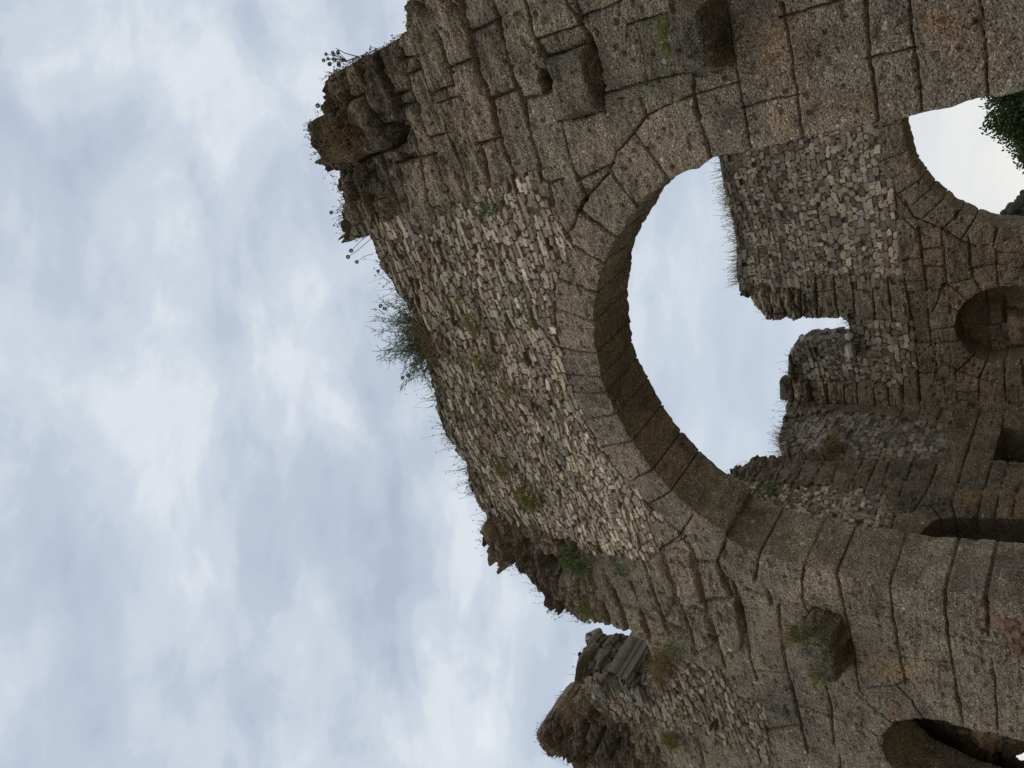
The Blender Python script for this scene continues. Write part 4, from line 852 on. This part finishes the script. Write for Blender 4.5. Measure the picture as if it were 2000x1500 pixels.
def fringe(plane, pts, n, lo, hi, depth, lean=.35, wd=.008, heads=0.0):
    """dry stems standing along a polyline of (u, z) points on a wall top"""
    q = np.array(pts); L = np.r_[0, np.cumsum(np.hypot(*np.diff(q, axis=0).T))]
    s = rng.random(n) * L[-1]; den = vn(s * 2.2, 3.3, 1.1) + .5; keep = rng.random(n) < np.clip(den * 1.6 - .25, .06, 1); s = s[keep]; k = len(s)
    u = np.interp(s, L, q[:, 0]); z = np.interp(s, L, q[:, 1])
    P0 = plane.P(u, z - .05, -rng.random(k) * depth)
    ln = lo + (hi - lo) * rng.random(k) ** 2
    dr = np.outer(rng.normal(0, lean, k), plane.ux) + np.outer(np.ones(k), ZX) + np.outer(rng.normal(.1, lean, k), plane.n)
    P2 = P0 + dr * ln[:, None]; P1 = P0 + dr * ln[:, None] * .55 + rng.normal(0, .015, (k, 3))
    out = [blades(P0, P1, P2, np.full(k, wd))]
    if heads:
        h_ = rng.random(k) < heads; c = P2[h_]; m_ = len(c)
        for _ in range(5): out.append(leaf_mesh(c, rng.normal(size=(m_, 3)), .012 + .018 * rng.random(m_), np.full(m_, .018)))
    return cat_mesh(out)
def stuff(name, parts, mat, label=None):
    V, F = cat_mesh(parts); c = V.mean(0); o = mesh_np(name, V - c, F, M[mat], None, None, False); o.location = c
    tag(o, label, 'dry grass', None, 'stuff'); return o
_tr = top_right[2:]; 
stuff('dry_grass', [fringe(FR, _tr, 520, .05, .2, .08, lean=.22, heads=.5), fringe(FR, top_mid[:18], 1100, .08, .5, .3, heads=.3), fringe(FR, top_mid[18:], 620, .05, .3, .35, heads=.45), fringe(FR, top_left, 360, .05, .22, .1, lean=.25, heads=.5)], 'stalk', 'fringe of thin dry stems along the broken top of the front wall')
_cl = [fringe(RW, R_([(1146, 1250), (1130, 1290), (1150, 1336)]), 120, .08, .35, .3, heads=.5)]
for (x, y, n, s) in [(1300, 1292, 260, .5), (1285, 1318, 160, .4), (1310, 1270, 120, .35), (1118, 1385, 240, .45), (1140, 1345, 60, .3)]:
    c = at(FR, x, y, -.1); k = n; P0 = c + np.outer(rng.normal(0, .22, k), AX) + np.outer(rng.normal(0, .08, k), ZX) + np.outer(rng.normal(0, .1, k), -NX)
    D = np.outer(rng.normal(0, .5, k), AX) + np.outer(rng.random(k) * .9 - .2, ZX) + np.outer(.3 + rng.random(k) * .6, -NX); ln = s * (.4 + .6 * rng.random(k))
    P1 = P0 + D * ln[:, None] * .5 + ZX * .05; P2 = P0 + D * ln[:, None] - ZX * .1 * ln[:, None]; _cl.append(blades(P0, P1, P2, np.full(k, .011)))
stuff('dry_grass', _cl, 'dry', 'straw-coloured dry grass on the ledge of the left shoulder of the front wall')
_bk = [fringe(BK, B_([(1402, 300), (1424, 400), (1438, 480), (1437, 540), (1443, 568)]), 1500, .08, .42, .4, wd=.012, heads=.2), fringe(BK, B_([(1455, 575), (1492, 622)]), 60, .06, .2, .3, wd=.01), fringe(BK, B_([(1651, 626), (1658, 640), (1655, 660)]), 220, .08, .34, .3, wd=.01, heads=.2),
       fringe(BK, B_([(1541, 690), (1543, 740), (1536, 793)]), 300, .08, .36, .3, wd=.011, heads=.3)]
stuff('dry_grass', _bk, 'dry', 'dry brown grass lining the top of the far wall')
_sd = [fringe(SD, S_([(1540, 793), (1519, 850), (1531, 890)]), 420, .1, .4, .3, wd=.011, heads=.25), fringe(SD, S_([(1466, 897), (1420, 922)]), 150, .06, .25, .3, wd=.01, heads=.2)]
for (x, y, n, s) in [(1632, 884, 240, .5)]:
    c = at(SD, x, y, .1); k = n; P0 = c + np.outer(rng.normal(0, .2, k), NX) + np.outer(rng.normal(0, .06, k), ZX); D = np.outer(rng.normal(0, .5, k), NX) + np.outer(rng.random(k) * .8 - .1, ZX) + np.outer(.3 + rng.random(k) * .5, AX); ln = s * (.4 + .6 * rng.random(k))
    _sd.append(blades(P0, P0 + D * ln[:, None] * .5 + ZX * .05, P0 + D * ln[:, None] - ZX * .12, np.full(k, .013)))
stuff('dry_grass', _sd, 'dry', 'dry grass tufts on the inner side wall')
c = at(FR, 1572, 1215, .28); k = 130; P0 = c + np.outer(rng.normal(0, .07, k), AX) + np.outer(rng.normal(0, .04, k), -NX)
D = np.outer(rng.normal(0, .45, k), AX) + np.outer(.7 + .4 * rng.random(k), ZX) + np.outer(rng.normal(.2, .3, k), -NX); ln = .2 + .25 * rng.random(k)
V, F = blades(P0, P0 + D * ln[:, None] * .55, P0 + D * ln[:, None] - ZX * .03, np.full(k, .009)); o = mesh_np('grass_tuft', V - c, F, M['dry'], None, None, False); o.location = c
tag(o, 'pale straw grass tuft growing on top of the left projecting stone', 'grass tuft')

# tangled vine-like dry growth on the front tower top
def tube(pts, r0, r1, nseg=5):
    pts = np.array(pts, float); n = len(pts); V = []; F = []
    for i, p in enumerate(pts):
        d = pts[min(i + 1, n - 1)] - pts[max(i - 1, 0)]; d /= np.linalg.norm(d) + 1e-9; a = np.cross(d, (.3, .9, .2)); a /= np.linalg.norm(a) + 1e-9; b = np.cross(d, a); r = r0 + (r1 - r0) * i / (n - 1)
        for q in range(nseg): V.append(p + r * (a * math.cos(6.2832 * q / nseg) + b * math.sin(6.2832 * q / nseg)))
    for i in range(n - 1):
        for q in range(nseg): F.append([i * nseg + q, i * nseg + (q + 1) % nseg, (i + 1) * nseg + (q + 1) % nseg, (i + 1) * nseg + q])
    return np.array(V), np.array(F)
def ball(c, r, seed=0):
    """spiky round seed head as many small faces"""
    n = 90; D = rng.normal(size=(n, 3)); D /= np.linalg.norm(D, axis=1)[:, None]; return leaf_mesh(c + D * r * .25, D, np.full(n, r * .6), np.full(n, r * .26))
def stalk(hx, hy, bx, by, r, label, dep=-.1):
    b = at(FR, bx, by, dep); t = at(FR, hx, hy, dep + .05); mid = (b + t) / 2 + ZX * .03 + AX * rng.normal(0, .03)
    root = empty('seed_stalk', b); tag(root, label, 'dried plant', 'round seed heads along the wall top')
    V, F = tube([b, (b + mid) / 2 + AX * .005, mid, (mid + t) / 2, t], .006, .004); mesh_np('stem', V, F, M['stalk'], root)
    V, F = ball(t, r); mesh_np('seed_head', V, F, M['head'], root, None, False)
stalk(616, 208, 636, 208, .055, 'round seed head on a short stalk standing by the notch in the tower top')
stalk(643, 417, 662, 412, .05, 'single round seed head beside the overhanging corner block of the tower')
stalk(682, 492, 714, 462, .055, 'upper of two long curved stalks springing under the overhanging corner block')
stalk(676, 504, 718, 470, .055, 'lower, longer of two curved stalks under the overhanging corner block')
stalk(693, 514, 722, 500, .05, 'third seed head down from the overhanging corner block, on a straight short stalk')
stalk(735, 532, 748, 530, .045, 'lone seed head on a tiny stalk midway between the corner block and the shrub')
stalk(740, 600, 775, 590, .055, 'outer of a pair of seed heads just above the shrub')
stalk(748, 605, 778, 597, .055, 'inner of a pair of seed heads just above the shrub')
stalk(783, 740, 822, 722, .055, 'outer of a pair of seed heads just below the shrub')
stalk(794, 736, 824, 715, .055, 'inner of a pair of seed heads just below the shrub')
def umbel():
    b = at(FR, 690, 114, -.1); root = empty('umbel_plant', b); tag(root, 'branched dry flower with a cluster of round heads sprouting from the tower top', 'dried plant')
    j = at(FR, 668, 122, -.1); V, F = tube([b, (b + j) / 2 + ZX * .02, j], .011, .008); mesh_np('stem', V, F, M['stalk'], root)
    for (x, y) in [(630, 108), (632, 118), (641, 126), (643, 110), (648, 118), (651, 105), (640, 115), (656, 126), (661, 128), (646, 104)]:
        t = at(FR, x, y, -.1 + .1 * rng.random()); V, F = tube([j, (j * .45 + t * .55) + AX * .02, t], .006, .004); s_ = mesh_np('branch', V, F, M['stalk'], root)
        V, F = ball(t, .034 + .016 * rng.random()); h_ = mesh_np('flower_head', V, F, M['head'], root, None, False)
    t = at(FR, 646, 97, -.1); V, F = tube([b, (b + t) / 2 + ZX * .04, t], .009, .005); mesh_np('branch', V, F, M['stalk'], root)
umbel()
def shrub():
    b = at(FR, 826, 668, -.15); root = empty('shrub', b); tag(root, 'twiggy grey-green broom bush growing out of the top of the wall above the arch', 'shrub')
    tw = []; lv = []; dry = []
    for i in range(170):
        ang = rng.normal(0, .62); ln = .55 + .55 * rng.random() * math.cos(min(1.2, abs(ang))); d = AX * math.sin(ang) * 1.1 + ZX * math.cos(ang) * .95 - NX * rng.normal(.05, .4); d /= np.linalg.norm(d)
        s = b + AX * rng.normal(0, .2) - ZX * .1 + NX * rng.normal(0, .1); p = [s]
        for q in range(6): d = d + rng.normal(0, .14, 3); d /= np.linalg.norm(d); p.append(p[-1] + d * ln / 6)
        tw.append(tube(p, .007, .003, 3))
        for q in range(2, 7):
            for _ in range(3):
                d2 = d + rng.normal(0, .55, 3); d2 /= np.linalg.norm(d2); e = p[q] + d2 * (.08 + .16 * rng.random())
                tw.append(tube([p[q], (p[q] + e) / 2 + rng.normal(0, .008, 3), e], .004, .002, 3))
                k = 4; lv.append(leaf_mesh(p[q] + (e - p[q]) * rng.random(k)[:, None], np.tile(d2, (k, 1)) + rng.normal(0, .6, (k, 3)), .02 + .03 * rng.random(k), np.full(k, .009)))
    V, F = cat_mesh(tw); mesh_np('twigs', V, F, M['twig'], root, None, False)
    V, F = cat_mesh(lv); mesh_np('foliage', V, F, M['leaf'], root, None, False)
    k = 260; P0 = b + np.outer(rng.normal(0, .22, k), AX) + np.outer(rng.normal(-.12, .12, k), ZX) + np.outer(.05 + .2 * rng.random(k), -NX); D = np.outer(rng.normal(0, .6, k), AX) + np.outer(rng.normal(.1, .6, k), ZX) + np.outer(rng.random(k) * .4, -NX)
    V, F = blades(P0, P0 + D * .12, P0 + D * .26 - ZX * .03, np.full(k, .009)); mesh_np('dry_stems', V, F, M['dry'], root, None, False)
shrub()
def twig_tangle():
    k = 240; u0, z0 = FR.uz(655, 295); P0 = FR.P(u0 + .15 + np.clip(rng.normal(0, .2, k), -.4, .4), z0 - .3 + np.clip(rng.normal(0, .16, k), -.3, .3), .1 + .1 * rng.random(k))
    D = np.outer(rng.normal(0, .6, k), AX) + np.outer(rng.normal(-.1, .6, k), ZX) + np.outer(rng.random(k) * .5, -NX); ln = (.15 + .3 * rng.random(k))[:, None]
    V, F = blades(P0, P0 + D * ln * .5 + rng.normal(0, .03, (k, 3)), P0 + D * ln - ZX * .05, np.full(k, .008)); c = V.mean(0); o = mesh_np('dead_vine', V - c, F, M['dry'], None, None, False); o.location = c
    tag(o, 'thin brown dead vine sprawling over the top corner of the block tower', 'dead vine')
twig_tangle()
def tree():
    TP = Plane(NX * 27.0, AX, -NX)
    u0, z0 = TP.uz(2075, 188); b = TP.P(np.array(u0), np.array(0.0), np.array(0.0)); root = empty('tree', b); tag(root, 'dense dark green tree seen through the far arch', 'tree')
    cz = TP.uz(2075, 190)[1]; ctr = b + ZX * cz
    top = TP.uz(1938, 190)[1]; R3 = np.array([2.0, 2.0, top - cz])
    V, F = tube([b - ZX * .2, b + ZX * cz * .4 + AX * .1, b + ZX * cz * .8], .34, .2, 10); tr_ = mesh_np('trunk', V, F, M['bark'], root)
    lb = []
    for i in range(9):
        a = i * .698; e = ctr + AX * math.cos(a) * 1.9 + NX * math.sin(a) * 1.8 + ZX * (rng.random() * 1.2 - .2); s = b + ZX * cz * (.45 + .3 * rng.random()); lb.append(tube([s, (s + e) / 2 + ZX * .25, e], .1, .03, 6))
    V, F = cat_mesh(lb); mesh_np('limbs', V, F, M['bark'], root)
    nc = 720; D = rng.normal(size=(nc, 3)); D /= np.linalg.norm(D, axis=1)[:, None]; rad = (.45 + .55 * rng.random(nc) ** .5) * (1 + .22 * fbm(D[:, 0] * 2, D[:, 1] * 2, D[:, 2] * 2, 3))
    cc = ctr + (D * rad[:, None] * R3) @ np.stack([AX, NX, ZX]); out = []
    for c in cc:
        k = 64; p = c + np.clip(rng.normal(0, .16, (k, 3)), -.3, .3); out.append(leaf_mesh(p, rng.normal(size=(k, 3)) + ZX * .1, (.08 + .06 * rng.random(k)), .055 + .035 * rng.random(k)))
    V, F = cat_mesh(out); mesh_np('crown', V, F, M['tleaf'], root, None, False)
tree()

# ================================================================== sky, sun, ground
def build_world():
    wd = bpy.data.worlds.new('World'); scene.world = wd; wd.use_nodes = True
    nt = wd.node_tree; L = nt.links.new; bg = nt.nodes['Background']; bg.inputs['Strength'].default_value = .1
    tc = N(nt, 'ShaderNodeTexCoord'); sp = N(nt, 'ShaderNodeSeparateXYZ'); L(tc.outputs['Generated'], sp.inputs[0])
    zz = mth(nt, 'MAXIMUM', sp.outputs['Z'], 0.0); dv = mth(nt, 'ADD', zz, .28)
    cb = N(nt, 'ShaderNodeCombineXYZ'); L(mth(nt, 'DIVIDE', sp.outputs['X'], dv), cb.inputs[0]); L(mth(nt, 'DIVIDE', sp.outputs['Y'], dv), cb.inputs[1])
    def noise(sc, det, rough, dist=0.0, off=0.0):
        n = N(nt, 'ShaderNodeTexNoise'); n.inputs['Scale'].default_value = sc; n.inputs['Detail'].default_value = det; n.inputs['Roughness'].default_value = rough; n.inputs['Distortion'].default_value = dist
        mp = N(nt, 'ShaderNodeMapping'); mp.inputs['Location'].default_value = (off, off * .7, 0); mp.inputs['Scale'].default_value = (.68, 1.15, 1); mp.inputs['Rotation'].default_value = (0, 0, .35); L(cb.outputs[0], mp.inputs[0]); L(mp.outputs[0], n.inputs['Vector']); return n.outputs['Fac']
    a = noise(3.9, 6, .55, .3, 5.4); b = noise(9.0, 6, .55, .35, 7.7)
    f = mth(nt, 'ADD', mth(nt, 'MULTIPLY', a, .55), mth(nt, 'MULTIPLY', b, .45))
    r = ramp(nt, [(.36, (4.7, 5.45, 6.7)), (.45, (5.5, 6.25, 7.35)), (.52, (6.5, 7.15, 8.05)), (.60, (7.9, 8.35, 8.85)), (.70, (9.4, 9.6, 9.8))], 'EASE'); L(f, r.inputs[0])
    lo = N(nt, 'ShaderNodeMapRange', interpolation_type='SMOOTHSTEP'); L(sp.outputs['Z'], lo.inputs[0]); lo.inputs[1].default_value = .34; lo.inputs[2].default_value = .72; lo.inputs[3].default_value = .72; lo.inputs[4].default_value = 0
    veil = mixc(nt, lo.outputs[0], r.outputs[0], (6.3, 7.1, 8.1))
    sky = N(nt, 'ShaderNodeTexSky', sky_type='NISHITA'); sky.sun_disc = False; sky.sun_elevation = math.radians(68); sky.sun_rotation = math.radians(200)
    col = mixc(nt, .10, veil, sky.outputs[0])
    hz = N(nt, 'ShaderNodeMapRange', interpolation_type='SMOOTHSTEP'); L(sp.outputs['Z'], hz.inputs[0])
    hz.inputs[1].default_value = .08; hz.inputs[2].default_value = .36; hz.inputs[3].default_value = .92; hz.inputs[4].default_value = 0
    h2 = ramp(nt, [(.3, (8.0, 8.2, 8.1)), (.6, (8.9, 8.8, 8.3))]); L(a, h2.inputs[0])
    col = mixc(nt, hz.outputs[0], col, h2.outputs[0])
    L(col, bg.inputs['Color'])
build_world()
sd = bpy.data.lights.new('sun', 'SUN'); sd.energy = .5; sd.angle = math.radians(40); sd.color = (1, .95, .88)
so = bpy.data.objects.new('sun', sd); COL.objects.link(so)
el, azm = math.radians(68), math.radians(200)
so.rotation_euler = Vector((-math.cos(el) * math.sin(azm), -math.cos(el) * math.cos(azm), -math.sin(el))).to_track_quat('-Z', 'Y').to_euler()
gv = np.array([[-400, -400, 0], [400, -400, 0], [400, 400, 0], [-400, 400, 0]], float)
g = mesh_np('ground', gv, np.array([[0, 1, 2, 3]]), M['earth']); tag(g, kind='structure')
vs = scene.view_settings; vs.view_transform = 'Standard'; vs.look = 'None'; vs.exposure = 0; vs.gamma = 1
